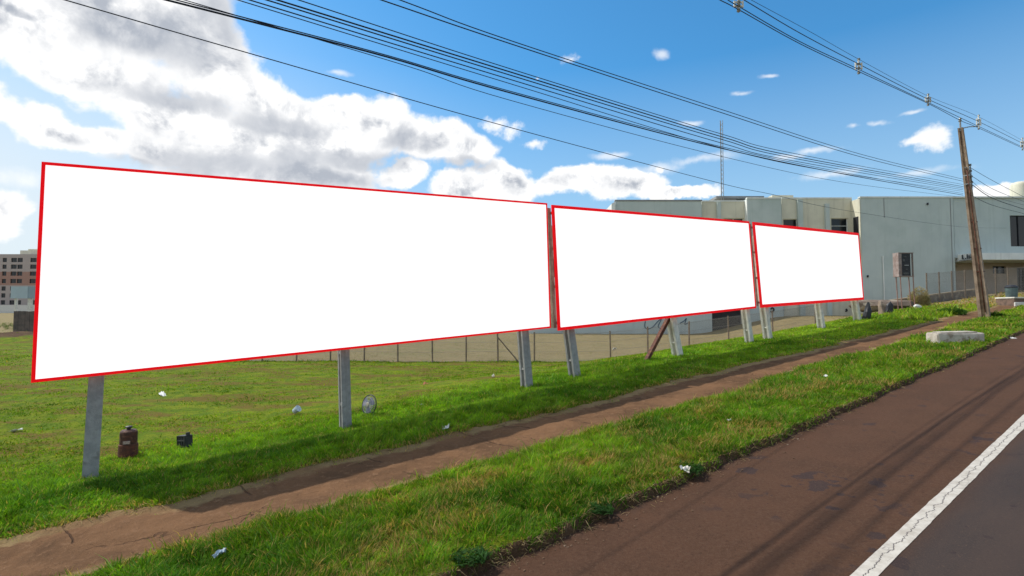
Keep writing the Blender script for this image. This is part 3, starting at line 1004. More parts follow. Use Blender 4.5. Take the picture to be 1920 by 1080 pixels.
# ------------------------------------------------------------------ cables
def spline(P, k=8):
    P = [Vector(p) for p in P]
    Q = [2 * P[0] - P[1]] + P + [2 * P[-1] - P[-2]]
    out = []
    for i in range(1, len(Q) - 2):
        for s in range(k):
            t = s / k
            out.append(0.5 * ((2 * Q[i]) + (Q[i + 1] - Q[i - 1]) * t + (2 * Q[i - 1] - 5 * Q[i] + 4 * Q[i + 1] - Q[i + 2]) * t * t + (3 * Q[i] - Q[i - 1] - 3 * Q[i + 1] + Q[i + 2]) * t ** 3))
    out.append(P[-1])
    return out


def vplane_pts(pix, A, B):
    """points seen through pixels on the vertical plane through ground points A and B"""
    A = Vector((*A, 0)); B = Vector((*B, 0)); nn = (B - A).cross(Vector((0, 0, 1))).normalized()
    return [ray(px, py) * (A.dot(nn) / ray(px, py).dot(nn)) for px, py in pix]


def cable(label, pix, r, nA=5.8, nB=5.8, plane_=None, extend=True):
    if plane_ is None:
        plane_ = (xy(-10, nA), (pole_base.x, pole_base.y)) if nB == 5.8 else (xy(-10, nA), xy(32, nB))
    P = vplane_pts(pix, *plane_)
    if extend:                                # carry on to the previous pole, behind the viewer
        d0 = P[0] - P[1]
        P = [P[0] + d0 * 4 + Vector((0, 0, 0.0))] + [P[0] + d0 * 1.6] + P
    mb = MB(); mb.tube(spline(P), r * 0.78, 5)
    o = mb.build('overhead_cable', M['wire'], smooth=True)
    tag(o, label, 'cable', 'overhead cables strung along the road')
    return P


cable('upper thin cable of the highest pair crossing to the pole middle', [(750, 0), (960, 77), (1352, 205), (1617, 290), (1806, 336)], 0.009)
cable('lower thin cable of the highest pair crossing to the pole middle', [(715, 0), (960, 83), (1352, 211), (1617, 295), (1806, 340)], 0.010)
cable('topmost thin cable of the dense bundle', [(560, 0), (960, 130), (1352, 251), (1500, 290), (1806, 346)], 0.008)
cable('thick cable second from top in the dense bundle', [(520, 0), (960, 136), (1352, 256), (1500, 295), (1806, 350)], 0.012)
cable('thick cable third from top in the dense bundle', [(500, 0), (960, 142), (1352, 261), (1500, 299), (1806, 353)], 0.010)
cable('thin cable fourth from top in the dense bundle', [(468, 0), (960, 150), (1352, 268), (1500, 304), (1806, 356)], 0.009)
cable('thin lowest cable of the dense bundle', [(446, 0), (960, 158), (1352, 277), (1560, 322), (1806, 359)], 0.007)
cable('thick twisted cable below the dense bundle', [(312, 0), (500, 48), (730, 108), (960, 175), (1352, 278), (1590, 328), (1806, 366)], 0.013)
cable('thinner cable wrapped along the thick twisted one', [(330, 0), (500, 44), (730, 105), (960, 172), (1352, 275), (1590, 325), (1806, 363)], 0.008)
cable('fine cable sagging just under the thick twisted one', [(420, 22), (770, 126), (960, 189), (1352, 293), (1590, 343), (1806, 370)], 0.006)
P5 = cable('lowest single cable running past the pole to the building', [(122, 0), (450, 95), (960, 240), (1352, 344), (1450, 365), (1594, 396), (1800, 425), (1893, 428)], 0.008,
           plane_=((-4.2, 5.0), (44.3, 47.6)))
TP = [('thin topmost conductor of the spaced line at upper right', [(1405, -2), (1520, 60), (1610, 111), (1740, 180), (1835, 219), (1920, 265)], 0.007),
      ('middle conductor of the spaced line at upper right', [(1392, -2), (1500, 62), (1610, 120), (1740, 186), (1835, 228), (1920, 270)], 0.013),
      ('lower inner conductor of the spaced line at upper right', [(1362, -2), (1385, 12), (1500, 78), (1610, 130), (1740, 192), (1835, 237), (1920, 277)], 0.013),
      ('lowest conductor of the spaced line at upper right', [(1350, 0), (1385, 18), (1500, 82), (1610, 134), (1740, 194), (1801, 226), (1835, 240), (1920, 279)], 0.013)]
T0, T1 = xy(-10, 6.0), (at(1835, 230, pole_base.y).x, pole_base.y)
for lb, px, r in TP:
    cable(lb, px, r, plane_=(T0, T1))
for k, (px, py, ln, wh) in enumerate([(1385, 8, 24, 'by the top edge of the photo'), (1610, 124, 26, 'farther left of the two in midspan'), (1740, 187, 20, 'nearer the pole of the two in midspan'), (1835, 229, 26, 'at the end of the pole arm'), (1917, 270, 22, 'beyond the pole at the right edge')]):
    a, b = vplane_pts([(px, py - ln / 2), (px, py + ln / 2)], T0, T1)
    root = thing('cable_spacer', 'pale cable spacer ' + wh, 'cable spacer', a, 'spacers holding the overhead line')
    m_ = MB()
    m_.box((a + b) / 2, 0.035, 0.035, (a - b).length)
    for f in (0.35, 0.65):
        c = a.lerp(b, f); m_.box(c, 0.20, 0.035, 0.03)
    m_.box(a.lerp(b, 0.5) + Vector((0.09, 0, 0)), 0.03, 0.03, (a - b).length * 0.5)
    m_.box(a.lerp(b, 0.5) - Vector((0.09, 0, 0)), 0.03, 0.03, (a - b).length * 0.5)
    m_.build('body', M['concrete_light'], root)
    for f in (0.02, 0.35, 0.65, 0.98):
        m_ = MB()
        m_.lathe([(0.02, 0), (0.045, 0.02), (0.03, 0.04), (0.045, 0.06), (0.02, 0.08)], a.lerp(b, f) - Vector((0, 0, .04)), 8)
        m_.build('clamp', M['galv'], root)
for lb, px, r in [('uppermost cable leaving the pole to the right', [(1819, 314), (1860, 338), (1925, 372)], 0.012), ('second cable leaving the pole to the right', [(1822, 330), (1865, 356), (1925, 380)], 0.012),
                  ('third cable leaving the pole to the right', [(1822, 346), (1862, 372), (1925, 394)], 0.020), ('lowest cable leaving the pole to the right', [(1820, 366), (1862, 385), (1925, 402)], 0.014),
                  ('slack cable between the second and third leaving the pole', [(1820, 338), (1858, 366), (1925, 386)], 0.009)]:
    cable(lb, px, r, plane_=((pole_base.x, pole_base.y), xy(70, 5.8)), extend=False)

# ------------------------------------------------------------------ the grey-green building
BY = 48.0
def bx(px, Y=BY): return at(px, 470, Y).x
def bz(py, Y=BY): return at(960, py, Y).z


def facade(mb, x0, x1, z0, z1, y, holes, rev=0.25):
    """front wall (facing -Y) as a sheet with holes and their reveals"""
    xs = sorted({x0, x1, *[h[0] for h in holes], *[h[1] for h in holes]})
    zs = sorted({z0, z1, *[h[2] for h in holes], *[h[3] for h in holes]})
    for i in range(len(xs) - 1):
        for j in range(len(zs) - 1):
            cx, cz = (xs[i] + xs[i + 1]) / 2, (zs[j] + zs[j + 1]) / 2
            if any(h[0] < cx < h[1] and h[2] < cz < h[3] for h in holes): continue
            mb.add([(xs[i], y, zs[j]), (xs[i + 1], y, zs[j]), (xs[i + 1], y, zs[j + 1]), (xs[i], y, zs[j + 1])], [(0, 1, 2, 3)])
    for a, b, c, d in holes:
        mb.add([(a, y, c), (a, y + rev, c), (a, y + rev, d), (a, y, d)], [(0, 1, 2, 3)])
        mb.add([(b, y, c), (b, y, d), (b, y + rev, d), (b, y + rev, c)], [(0, 1, 2, 3)])
        mb.add([(a, y, d), (a, y + rev, d), (b, y + rev, d), (b, y, d)], [(0, 1, 2, 3)])
        mb.add([(a, y, c), (b, y, c), (b, y + rev, c), (a, y + rev, c)], [(0, 1, 2, 3)])


def shell(mb, x0, x1, z0, z1, y0, y1):
    """sides, back and top of a block"""
    mb.add([(x0, y0, z0), (x0, y0, z1), (x0, y1, z1), (x0, y1, z0)], [(0, 1, 2, 3)])
    mb.add([(x1, y0, z0), (x1, y1, z0), (x1, y1, z1), (x1, y0, z1)], [(0, 1, 2, 3)])
    mb.add([(x0, y1, z0), (x0, y1, z1), (x1, y1, z1), (x1, y1, z0)], [(0, 1, 2, 3)])
    mb.add([(x0, y0, z1), (x1, y0, z1), (x1, y1, z1), (x0, y1, z1)], [(0, 1, 2, 3)])


bld = thing('building', 'long two storey grey-green and cream building behind the boards', 'building', (bx(1500), BY + 5, 0))


def window(x0, x1, z0, z1, y, nx=2, nz=2, fm='dark'):
    fr = MB()
    t_ = 0.05
    fr.bb(x0, x0 + t_, y - 0.04, y + 0.04, z0, z1); fr.bb(x1 - t_, x1, y - 0.04, y + 0.04, z0, z1)
    fr.bb(x0 + t_, x1 - t_, y - 0.04, y + 0.04, z0, z0 + t_); fr.bb(x0 + t_, x1 - t_, y - 0.04, y + 0.04, z1 - t_, z1)
    for k in range(1, nx):
        xm = x0 + (x1 - x0) * k / nx; fr.bb(xm - .025, xm + .025, y - 0.035, y + 0.035, z0 + t_, z1 - t_)
    for k in range(1, nz):
        zm = z0 + (z1 - z0) * k / nz; fr.bb(x0 + t_, x1 - t_, y - 0.03, y + 0.03, zm - .02, zm + .02)
    w_ = fr.build('window', M[fm], bld)
    p = MB(); p.bb(x0 + 0.01, x1 - 0.01, y + 0.042, y + 0.06, z0 + 0.01, z1 - 0.01)
    o = p.build('pane', M['glass']); o.parent = w_
    off = bld.matrix_basis.translation
    for v in o.data.vertices: v.co -= off


def block(name, px0, px1, pt, pb_, Y, depth, mat, wins=(), zb=None):
    x0, x1 = bx(px0, Y), bx(px1, Y)
    z1 = bz(pt, Y); z0 = bz(pb_, Y) if zb is None else zb
    holes = []
    for (a, b, c, d, nx, nz) in wins:
        holes.append((bx(a, Y), bx(b, Y), bz(d, Y), bz(c, Y)))
        window(bx(a, Y), bx(b, Y), bz(d, Y), bz(c, Y), Y + 0.17, nx, nz, 'white_trim' if nz > 2 and px0 < 1600 else 'dark')
    m_ = MB(); facade(m_, x0, x1, z0, z1, Y, holes); shell(m_, x0, x1, z0, z1, Y, Y + depth)
    return m_.build(name, M[mat], bld)


ZB = -3.2
block('wall', 1155, 1317, 377, 640, 48.8, 14, 'teal', zb=ZB)
# low cream wing at the far left, mostly hidden
block('wall', 985, 1154.5, 452, 640, 49.0, 12, 'teal', [(1020, 1060, 480, 520, 3, 2), (1090, 1140, 480, 520, 3, 2)], zb=ZB)
# recessed cream parts with windows
block('wall', 1317.5, 1402, 378, 640, 49.2, 12, 'cream', [(1358, 1396, 409, 452, 2, 3), (1358, 1396, 478, 520, 2, 3)], zb=ZB)
block('wall', 1403, 1467, 372.5, 592, 48.7, 14, 'teal', zb=ZB)
block('wall', 1467.5, 1600, 372.5, 640, 49.2, 12, 'cream', [(1470, 1497, 410.5, 452, 1, 3), (1560, 1592, 409, 452, 1, 3), (1470, 1497, 478, 515, 1, 3), (1560, 1592, 478, 515, 1, 3)], zb=ZB)
m_ = MB(); m_.bb(bx(1616, 47.9) - 0.06, bx(1616, 47.9) - 0.004, 47.92, 49.19, ZB, bz(372.5, 47.9)); m_.build('wall', M['cream'], bld)
for za_, zb_2 in ((445, 407), (506, 474)):
    xs_ = bx(1616, 47.9) - 0.06
    m_ = MB(); m_.bb(xs_ - 0.03, xs_ - 0.002, 48.15, 48.85, bz(za_, 48.5), bz(zb_2, 48.5)); w__ = m_.build('window', M['dark'], bld)
block('wall', 1616, 1790, 371, 640, 47.9, 16, 'teal', zb=ZB)
block('wall', 1790.5, 2060, 370, 484, 48.0, 16, 'teal', [(1896, 1950, 404, 462, 3, 1)])
block('wall', 1790.5, 2060, 484.1, 600, 49.6, 12, 'lobby', [(1860, 1884, 499, 513, 2, 1), (1905, 1922, 502, 560, 2, 2), (1980, 2010, 502, 560, 2, 2)], zb=0.0)
# base wall of teal below the boards, with the dark garage opening
block('wall', 1060, 1333, 560, 640, 48.2, 0.9, 'teal', zb=ZB)
m_ = MB(); x0, x1 = bx(1333, 47.2), bx(1402, 47.2)
m_.bb(x0 + 0.05, x1 - 0.02, 48.85, 48.93, ZB, bz(572, 48)); m_.build('opening_dark', M['dark'], bld)  # flat dark sheet standing in for the shade inside the opening
m_ = MB(); m_.bb(bx(1333.5, 48.3), bx(1402, 48.3), 48.3, 49.15, bz(578, 47), bz(566, 47)); m_.build('lintel', M['teal'], bld)
# pilasters on the cream recess
for a, b, tp in ((1346, 1353, 379), (1497.5, 1507, 374), (1549.5, 1557, 382)):
    m_ = MB(); m_.bb(bx(a, 49), bx(b, 49), 48.95, 49.22, ZB, bz(tp, 49)); m_.build('pilaster', M['teal'], bld)
m_ = MB(); m_.bb(bx(1403, 48.7) - 0.05, bx(1403, 48.7) - 0.003, 48.69, 49.19, -1, bz(374, 48.7)); m_.build('trim', M['white_trim'], bld)
# parapet caps
for a, b, tp, Y in ((1154, 1318, 376.5, 48.75), (1317.8, 1402, 377.6, 49.15), (1402.9, 1467.5, 372, 48.65), (1468, 1600, 372, 49.15), (1615.7, 2060, 370.2, 47.85)):
    m_ = MB(); m_.bb(bx(a, Y), bx(b, Y), Y, Y + 0.35, bz(tp, Y) - 0.02, bz(tp, Y) + 0.10); m_.build('parapet_cap', M['roofing'] if a < 1200 else M['white_trim'], bld)
# set back roof behind
m_ = MB(); m_.bb(bx(1345, 52), bx(1435, 52), 52, 60, bz(372, 52), bz(367.5, 52)); m_.bb(bx(1360, 52), bx(1385, 52), 52.2, 54, bz(378, 52), bz(372, 52)); m_.build('roof', M['roofing'], bld)
m_ = MB(); m_.bb(bx(1450, 54), bx(1490, 54), 54, 60, bz(377, 54), bz(366, 54)); m_.build('roof_room', M['cream'], bld)
# left end: sloping side of the stair roof
m_ = MB()
xa, xb = bx(1141, 50), bx(1154.8, 48.3); za, zb_ = bz(389, 50), bz(377.5, 48.3)
m_.add([(xa, 48.3, ZB), (xb, 48.3, ZB), (xb, 48.3, zb_), (xa, 48.3, za), (xa, 56, ZB), (xb, 56, ZB), (xb, 56, zb_), (xa, 56, za)],
       [(0, 1, 2, 3), (4, 7, 6, 5), (0, 3, 7, 4), (3, 2, 6, 7), (1, 5, 6, 2)])
m_.build('stair_wall', M['white_trim'], bld)
# canopy over the entrance
cx0 = bx(1797, 47.9)
m_ = MB(); m_.bb(cx0, bx(2060, 46.3), 46.3, 49.5, bz(487, 46.3), bz(474, 46.3)); m_.build('canopy', M['white_trim'], bld, bevel=0.02)
m_ = MB(); m_.bb(cx0 - 0.25, cx0 - 0.01, 46.4, 47.6, bz(488.5, 47), bz(487, 47)); m_.build('shelf', M['roofing'], bld)
# dark worn letters on the end of the canopy
for k, (y_, h_, foot) in enumerate(((47.35, 1.0, 1), (47.02, 0.25, 0), (46.85, 1.0, 0), (46.66, 0.8, 1), (46.42, 1.0, 1))):
    zb_3 = bz(485.5, 47)
    m_ = MB(); m_.bb(cx0 - 0.16, cx0 - 0.10, y_ - 0.035, y_ + 0.035, zb_3, zb_3 + 0.40 * h_)
    if foot: m_.bb(cx0 - 0.16, cx0 - 0.10, y_ - 0.13, y_ - 0.036, zb_3, zb_3 + 0.08)
    m_.build('letter', M['dark'], bld)
# downpipe, seams, vents
m_ = MB(); m_.tube([(bx(1656, 46.5) + 0.9, 47.83, bz(480, 47.9)), (bx(1656, 46.5) + 0.9, 47.83, -0.5)], 0.05, 8); m_.build('downpipe', M['white_trim'], bld)
for px, a, b in ((1660, 372, 408), (1785, 372, 570)):
    m_ = MB(); m_.bb(bx(px, 47.87), bx(px, 47.87) + 0.045, 47.875, 47.897, bz(b, 47.9), bz(a, 47.9)); m_.build('seam', M['roofing'], bld)
for px, py in ((1742, 382), (1625, 518)):
    m_ = MB(); m_.bb(bx(px, 47.8), bx(px, 47.8) + 0.12, 47.8, 47.897, bz(py + 2, 47.8), bz(py - 2, 47.8)); m_.build('vent', M['dark'], bld)
# graffiti strokes sprayed on the low wall
def stroke(pix, Y, w_):
    P = spline([at(px, py, Y) for px, py in pix], 6)
    mb = MB(); mb.tube(P, w_, 5); return mb
for pix in ([(1210, 602), (1209, 612), (1214, 617), (1224, 613), (1232, 604), (1240, 598), (1234, 612), (1240, 615), (1247, 606)], [(1275, 606), (1282, 602), (1287, 597), (1284, 608), (1292, 604)],):
    stroke(pix, 48.19, 0.045).build('graffiti', surf('spray_paint', (0.09, 0.13, 0.17), rough=0.7), bld)
for px, py, a in ((1555, 578, 2.0), (1448, 580, 3.0), (1587, 581, 1.2)):
    stroke([(px - a, py), (px, py - a), (px + a, py + 1), (px - 1, py + 2 * a), (px - a, py + a)], 48.68 if px < 1467 else 49.18, 0.07).build('stain', M['dark'], bld)
# water tank on the roof at the right edge
m_ = MB(); m_.lathe([(0.68, 0), (0.70, 0.1), (0.70, 1.3), (0.60, 1.55), (0.2, 1.65)], (bx(1926, 50), 50.5, bz(371, 50)), 24)
tk = m_.build('water_tank', M['cream'], None, smooth=True); tag(tk, 'cream water tank on the building roof at right edge', 'water tank')
# radio mast
mp = at(1354, 374, 52); mt = at(1352, 226, 52)
mast = thing('antenna_mast', 'slender lattice radio mast rising from the building roof', 'antenna', mp)
for dx, dy in ((-.12, -.08), (.12, -.08), (0, .12)):
    m_ = MB(); m_.tube([mp + Vector((dx, dy, -0.5)), mt + Vector((dx, dy, 0))], 0.028, 5); m_.build('leg', M['galv'], mast)
m_ = MB()
hh = mt.z - mp.z
k = 0
while k * 0.45 < hh - 0.5:
    z = mp.z + k * 0.45
    a = [Vector((mp.x + (mt.x - mp.x) * (z - mp.z) / hh + dx, 52 + dy, z)) for dx, dy in ((-.12, -.08), (.12, -.08), (0, .12))]
    up = Vector((0, 0, 0.45))
    for i in range(3):
        m_.tube([a[i], a[(i + 1) % 3] + up], 0.014, 4, False)
    k += 1
m_.build('lattice', M['galv'], mast)

# ------------------------------------------------------------------ wire fences
def fence(label, pts, hgt, wires=True, mesh=True, pname='post', brace=None, rad=0.035, pmat='fence_post'):
    root = thing('wire_fence', label, 'fence', (pts[0][0], pts[0][1], pts[0][2]))
    for k, p in enumerate(pts):
        m_ = MB()
        jx = random.uniform(-.03, .03)
        m_.tube([(p[0], p[1], p[2] - 0.3), (p[0] + jx, p[1], p[2] + hgt + 0.05)], rad, 7)
        m_.build('post', M[pmat], root)
    m_ = MB()
    for f in (0.03, 0.35, 0.68, 0.98):
        m_.tube([(p[0], p[1] - rad, p[2] + hgt * f) for p in pts], 0.005, 4, False)
    m_.build('line_wire', M['fence_wire'], root)
    if mesh:
        V, Fc = [], []
        r = 0.0028
        for a, b in zip(pts[:-1], pts[1:]):
            a = np.array(a); b = np.array(b); L = np.linalg.norm(b - a)
            nseg = int((L + hgt) / 0.075)
            for s in range(nseg):
                for sg in (0, 1):
                    x0 = s * 0.075 - hgt; x1 = s * 0.075
                    z0, z1 = 0.0, hgt
                    if x0 < 0: z0 = -x0; x0 = 0
                    if x1 > L: z1 = hgt - (x1 - L); x1 = L
                    if z1 - z0 < 0.05: continue
                    if sg: q0, q1 = L - x0, L - x1
                    else: q0, q1 = x0, x1
                    A = a + (b - a) * q0 / L + np.array([0, 0, z0 + 0.02]); B = a + (b - a) * q1 / L + np.array([0, 0, z1 + 0.02])
                    o = len(V)
                    V += [A + [r, 0, -r], A + [-r, 0, -r], A + [0, r, r], B + [r, 0, -r], B + [-r, 0, -r], B + [0, r, r]]
                    Fc += [(o, o + 1, o + 4, o + 3), (o + 1, o + 2, o + 5, o + 4), (o + 2, o, o + 3, o + 5)]
        me = np_mesh('netting', np.array(V) - np.array(root.location), np.array(Fc), False)
        link('netting', me, M['fence_wire'], root)
    if brace:
        m_ = MB(); m_.tube(brace, 0.03, 6); m_.build('brace', M['fence_post'], root)
    return root


fp = []
for px in (430, 492, 556, 620, 683, 746, 811, 874, 934, 1002, 1072, 1145, 1215):
    q = at(px, 672, 23.6); fp.append((q.x, q.y, gh(q.x, q.y)))
for px, Y in ((1292, 24.2), (1367, 25.4), (1450, 27.4), (1530, 30.5)):
    q = at(px, 660, Y); fp.append((q.x, q.y, gh(q.x, q.y)))
pA = Vector(fp[8]) + Vector((0, 0, 1.05)); pB = at(972, 668, 23.5); pB.z = gh(pB.x, pB.y)
fence('low chain link fence on thin posts dividing green lot from dry field', fp, 1.25, brace=[pA, pB])
fp = []
for k, (px, Y) in enumerate(((1738, 37), (1762, 38), (1786, 39), (1810, 40), (1842, 41), (1868, 41.5), (1892, 42), (1925, 42.5), (1965, 43))):
    q = at(px, 560, Y); fp.append((q.x, q.y, gh(q.x, q.y)))
fence('tall wire fence in front of the building entrance at right', fp, 2.1, rad=0.045)

# low stepped wall running up to the fence
lw = []
m_ = MB()
for (pa, Ya), (pb2, Yb) in zip([(1640, 36.0), (1690, 36.5), (1738, 37.5), (1790, 40)], [(1690, 36.5), (1738, 37.5), (1790, 40), (1850, 42.5)]):
    A = at(pa, 560, Ya); B = at(pb2, 560, Yb)
    za, zb2 = gh(A.x, A.y), gh(B.x, B.y)
    d = (B - A); d.z = 0
    nn = d.cross(Vector((0, 0, 1))).normalized() * 0.1
    h = 0.55
    vs = []
    for P, z in ((A, za), (B, zb2)):
        vs += [(P.x - nn.x, P.y - nn.y, z - .3), (P.x + nn.x, P.y + nn.y, z - .3), (P.x + nn.x, P.y + nn.y, z + h), (P.x - nn.x, P.y - nn.y, z + h)]
    m_.add(vs, [(0, 3, 2, 1), (4, 5, 6, 7), (0, 4, 7, 3), (1, 2, 6, 5), (3, 7, 6, 2)])
lwo = m_.build('low_wall', M['block'])
m_ = MB()
for i_ in range(0, len(lwo.data.vertices), 8):
    q_ = [lwo.data.vertices[i_ + k_].co.copy() for k_ in (3, 2, 6, 7)]
    m_.add([p_ + Vector((0, 0, 0.003)) for p_ in q_] + [p_ + Vector((0, 0, 0.09)) for p_ in q_], [(0, 1, 2, 3), (4, 7, 6, 5), (0, 4, 5, 1), (1, 5, 6, 2), (2, 6, 7, 3), (3, 7, 4, 0)])
m_.build('coping', surf('coping', (0.42, 0.33, 0.22), (0.30, 0.23, 0.15), 3, 0.95), lwo)
tag(lwo, 'low crumbling brown wall climbing behind the rusty stand', 'wall')

M['pink_rust'] = surf('pink_rust', (0.34, 0.20, 0.16), (0.22, 0.12, 0.10), 6, 0.85)
# ------------------------------------------------------------------ rusty stand carrying a meter cabinet
Yt = 31.0
c0 = at(1698, 575, Yt); cz = gh(c0.x, c0.y)
stand = thing('meter_stand', 'meter cabinet on four thin rusty legs before the grey-green wall', 'meter stand', (c0.x, c0.y, cz))
ztop, zmid = bz(474, Yt), bz(518, Yt)
x0, x1 = at(1686, 500, Yt).x, at(1712, 500, Yt).x
for x_ in (x0 + 0.04, x1 - 0.02):
    for y_ in (0.0, 0.45):
        m_ = MB(); m_.tube([(x_ + (0.10 if y_ else 0) + 0.06, Yt + y_, cz - 0.2), (x_ + (0.08 if y_ else 0), Yt + y_, zmid + 0.02)], 0.028, 6); m_.build('leg', M['pink_rust'], stand)
m_ = MB(); m_.bb(x0 - 0.02, x1 + 0.05, Yt + 0.0, Yt + 0.5, zmid - 0.02, zmid + 0.03); m_.bb(x0 - 0.02, x1 + 0.05, Yt, Yt + 0.5, ztop - 0.03, ztop + 0.02)
m_.bb(x0 - 0.02, x0 + 0.17, Yt + 0.02, Yt + 0.48, zmid + 0.03, ztop - 0.03)
m_.build('cabinet', surf('pink_grey', (0.33, 0.27, 0.25), (0.22, 0.16, 0.14), 5, 0.8), stand)
m_ = MB(); m_.bb(x0 + 0.18, x0 + 0.70, Yt + 0.05, Yt + 0.4, zmid + 0.03, ztop - 0.04)
m_.build('dark_panel', M['dark'], stand)
for k in range(5):
    m_ = MB()
    z_ = zmid + 0.12 + k * 0.25
    o_, w_, h_ = ((0.06, 0.30, 0.12), (0.20, 0.10, 0.07), (0.12, 0.26, 0.05), (0.04, 0.12, 0.14), (0.10, 0.16, 0.06))[k]
    m_.bb(x0 + 0.20 + o_, x0 + 0.20 + o_ + w_, Yt + 0.02, Yt + 0.049, z_, z_ + h_)
    m_.build('meter', M['galv'] if k == 2 else surf('meter_grey', (0.10, 0.10, 0.10), (0.05, 0.05, 0.05), 12, 0.6), stand)
m_ = MB()
for dx in (0.76, 0.82):
    m_.bb(x0 + dx, x0 + dx + 0.025, Yt + 0.02, Yt + 0.05, zmid + 0.03, ztop - 0.03)
m_.build('bar', M['rust'], stand)

# ------------------------------------------------------------------ rubble, slab, planter
def rock(label, px, py, Y, sx, sy, sz, mat, name='rubble', tilt=0.0, cat='rubble', group=None, pointy=0.0, seed=1):
    p = at(px, py, Y); z = gh(p.x, p.y)
    rr = random.Random(seed)
    bm = bmesh.new()
    bmesh.ops.create_icosphere(bm, subdivisions=2, radius=0.5)
    ph = [rr.uniform(0, 6) for _ in range(6)]
    for v in bm.verts:
        c = v.co
        # squared off lump with broken faces
        m0 = max(abs(c.x), abs(c.y), abs(c.z))
        c = c.lerp(c * (0.5 / m0) , 0.72)
        w_ = 1 + 0.12 * math.sin(c.x * 7 + ph[0]) * math.sin(c.y * 6 + ph[1]) + 0.08 * math.sin(c.z * 9 + ph[2])
        c = c * w_
        if pointy: c = Vector((c.x * (1 - pointy * (c.z + 0.5)), c.y * (1 - pointy * (c.z + 0.5)), c.z))
        c += Vector((rr.uniform(-1, 1), rr.uniform(-1, 1), rr.uniform(-1, 1))) * 0.045
        v.co = Vector((c.x * sx, c.y * sy, c.z * sz))
    bmesh.ops.rotate(bm, verts=bm.verts, cent=(0, 0, 0), matrix=Matrix.Rotation(tilt, 3, 'Y'))
    me = bpy.data.meshes.new(name); bm.to_mesh(me); bm.free()
    o = link(name, me, mat)
    o.location = (p.x, p.y, z + sz * 0.38)
    o.rotation_euler = (0, 0, rr.uniform(-0.4, 0.4))
    return tag(o, label, cat, group)


rock('dark pointed stump of concrete nearest the end board', 1627, 600, 25.5, 0.45, 0.4, 0.95, M['dark'], 'rubble', 0.15, group='debris by the end board', pointy=0.72, seed=3)
rock('tilted pale pinkish concrete chunk behind the dark stump', 1655, 590, 28.0, 0.60, 0.5, 0.85, surf('pale_rubble', (0.34, 0.26, 0.20), (0.22, 0.16, 0.12), 4, 0.95, 0.6, 20), 'rubble', -0.35, group='debris by the end board', pointy=0.7, seed=5)
rock('small black lump leaning on the pale chunk', 1667, 588, 27.7, 0.38, 0.3, 0.72, M['dark'], 'rubble', 0.2, group='debris by the end board', pointy=0.3, seed=6)
rock('heap of red brown earth behind the broken concrete', 1650, 578, 33.0, 3.4, 1.6, 0.8, M['block'], 'earth_heap', 0.0, 'heap', seed=8)
rock('small white stone below the beige brush', 1720, 580, 30.5, 0.45, 0.3, 0.32, M['paper'], 'stone', 0.1, 'stone', seed=10)

# concrete slab block lying in the grass strip
sc = at(1790, 640, 16.3); sz = gh(sc.x, sc.y)
slab = thing('concrete_block', 'large weathered white concrete block lying in the grass strip', 'concrete block', (sc.x, sc.y, sz))
yaw = R(-9)
ax = Vector((math.cos(yaw), math.sin(yaw), 0.03)); ay = Vector((-math.sin(yaw), math.cos(yaw), 0.02))
m_ = MB(); m_.box((sc.x, sc.y, sz + 0.13), 1.26, 0.62, 0.34, ax, ay)
m_.build('body', surf('white_concrete', (0.52, 0.48, 0.42), (0.38, 0.34, 0.29), 5, 0.9, 0.9, 30, c3=(0.26, 0.21, 0.16), s3=3.0, streak=((0.25, 0.2, 0.15), 0.6)), slab, bevel=0.03, jitter=0.006)
m_ = MB(); m_.box((sc.x + 0.02, sc.y + 0.02, sz + 0.315), 0.98, 0.46, 0.035, ax, ay)
m_.build('lid', surf('lid_concrete', (0.50, 0.46, 0.39), (0.36, 0.32, 0.27), 6, 0.9, 0.9, 30, c3=(0.30, 0.25, 0.19), s3=4.0), slab, bevel=0.015, jitter=0.004)

# brick planter with a bin behind at right edge
pc = at(1915, 572, 31.0); pz = gh(pc.x, pc.y)
m_ = MB(); m_.bb(pc.x - 0.75, pc.x + 0.9, 30.6, 31.8, pz - 0.2, pz + 0.42)
pl = thing('low_brick_wall', 'low brick enclosure with white plaster base at right edge', 'brick wall', (pc.x, 31, pz))
m_.build('brickwork', surf('old_brick', (0.20, 0.13, 0.10), (0.11, 0.08, 0.065), 5, 0.95, 0.8, 14), pl, bevel=0.02)
m_ = MB(); m_.bb(pc.x - 0.78, pc.x + 0.93, 30.57, 31.83, pz + 0.42, pz + 0.50); m_.build('coping', M['concrete_light'], pl, bevel=0.01)
m_ = MB(); m_.bb(pc.x - 0.80, pc.x - 0.05, 30.5, 30.62, pz - 0.1, pz + 0.20); m_.build('plaster', M['paper'], pl, bevel=0.02, jitter=0.01)
bc = at(1897, 560, 32.6); bzz = gh(bc.x, bc.y)
bn_ = thing('rubbish_bin', 'grey-green bin standing behind the low brick enclosure', 'bin', (bc.x, bc.y, bzz))
m_ = MB(); m_.lathe([(0.22, 0), (0.25, 0.05), (0.30, 0.95), (0.31, 1.0)], (bc.x, bc.y, bzz), 16); m_.build('body', surf('bin_paint', (0.12, 0.17, 0.17), (0.08, 0.12, 0.12), 5, 0.6), bn_, smooth=True)
m_ = MB(); m_.lathe([(0.33, 0), (0.33, 0.05), (0.20, 0.16), (0.05, 0.18)], (bc.x, bc.y, bzz + 1.0), 16); m_.build('lid', M['dark'], bn_)

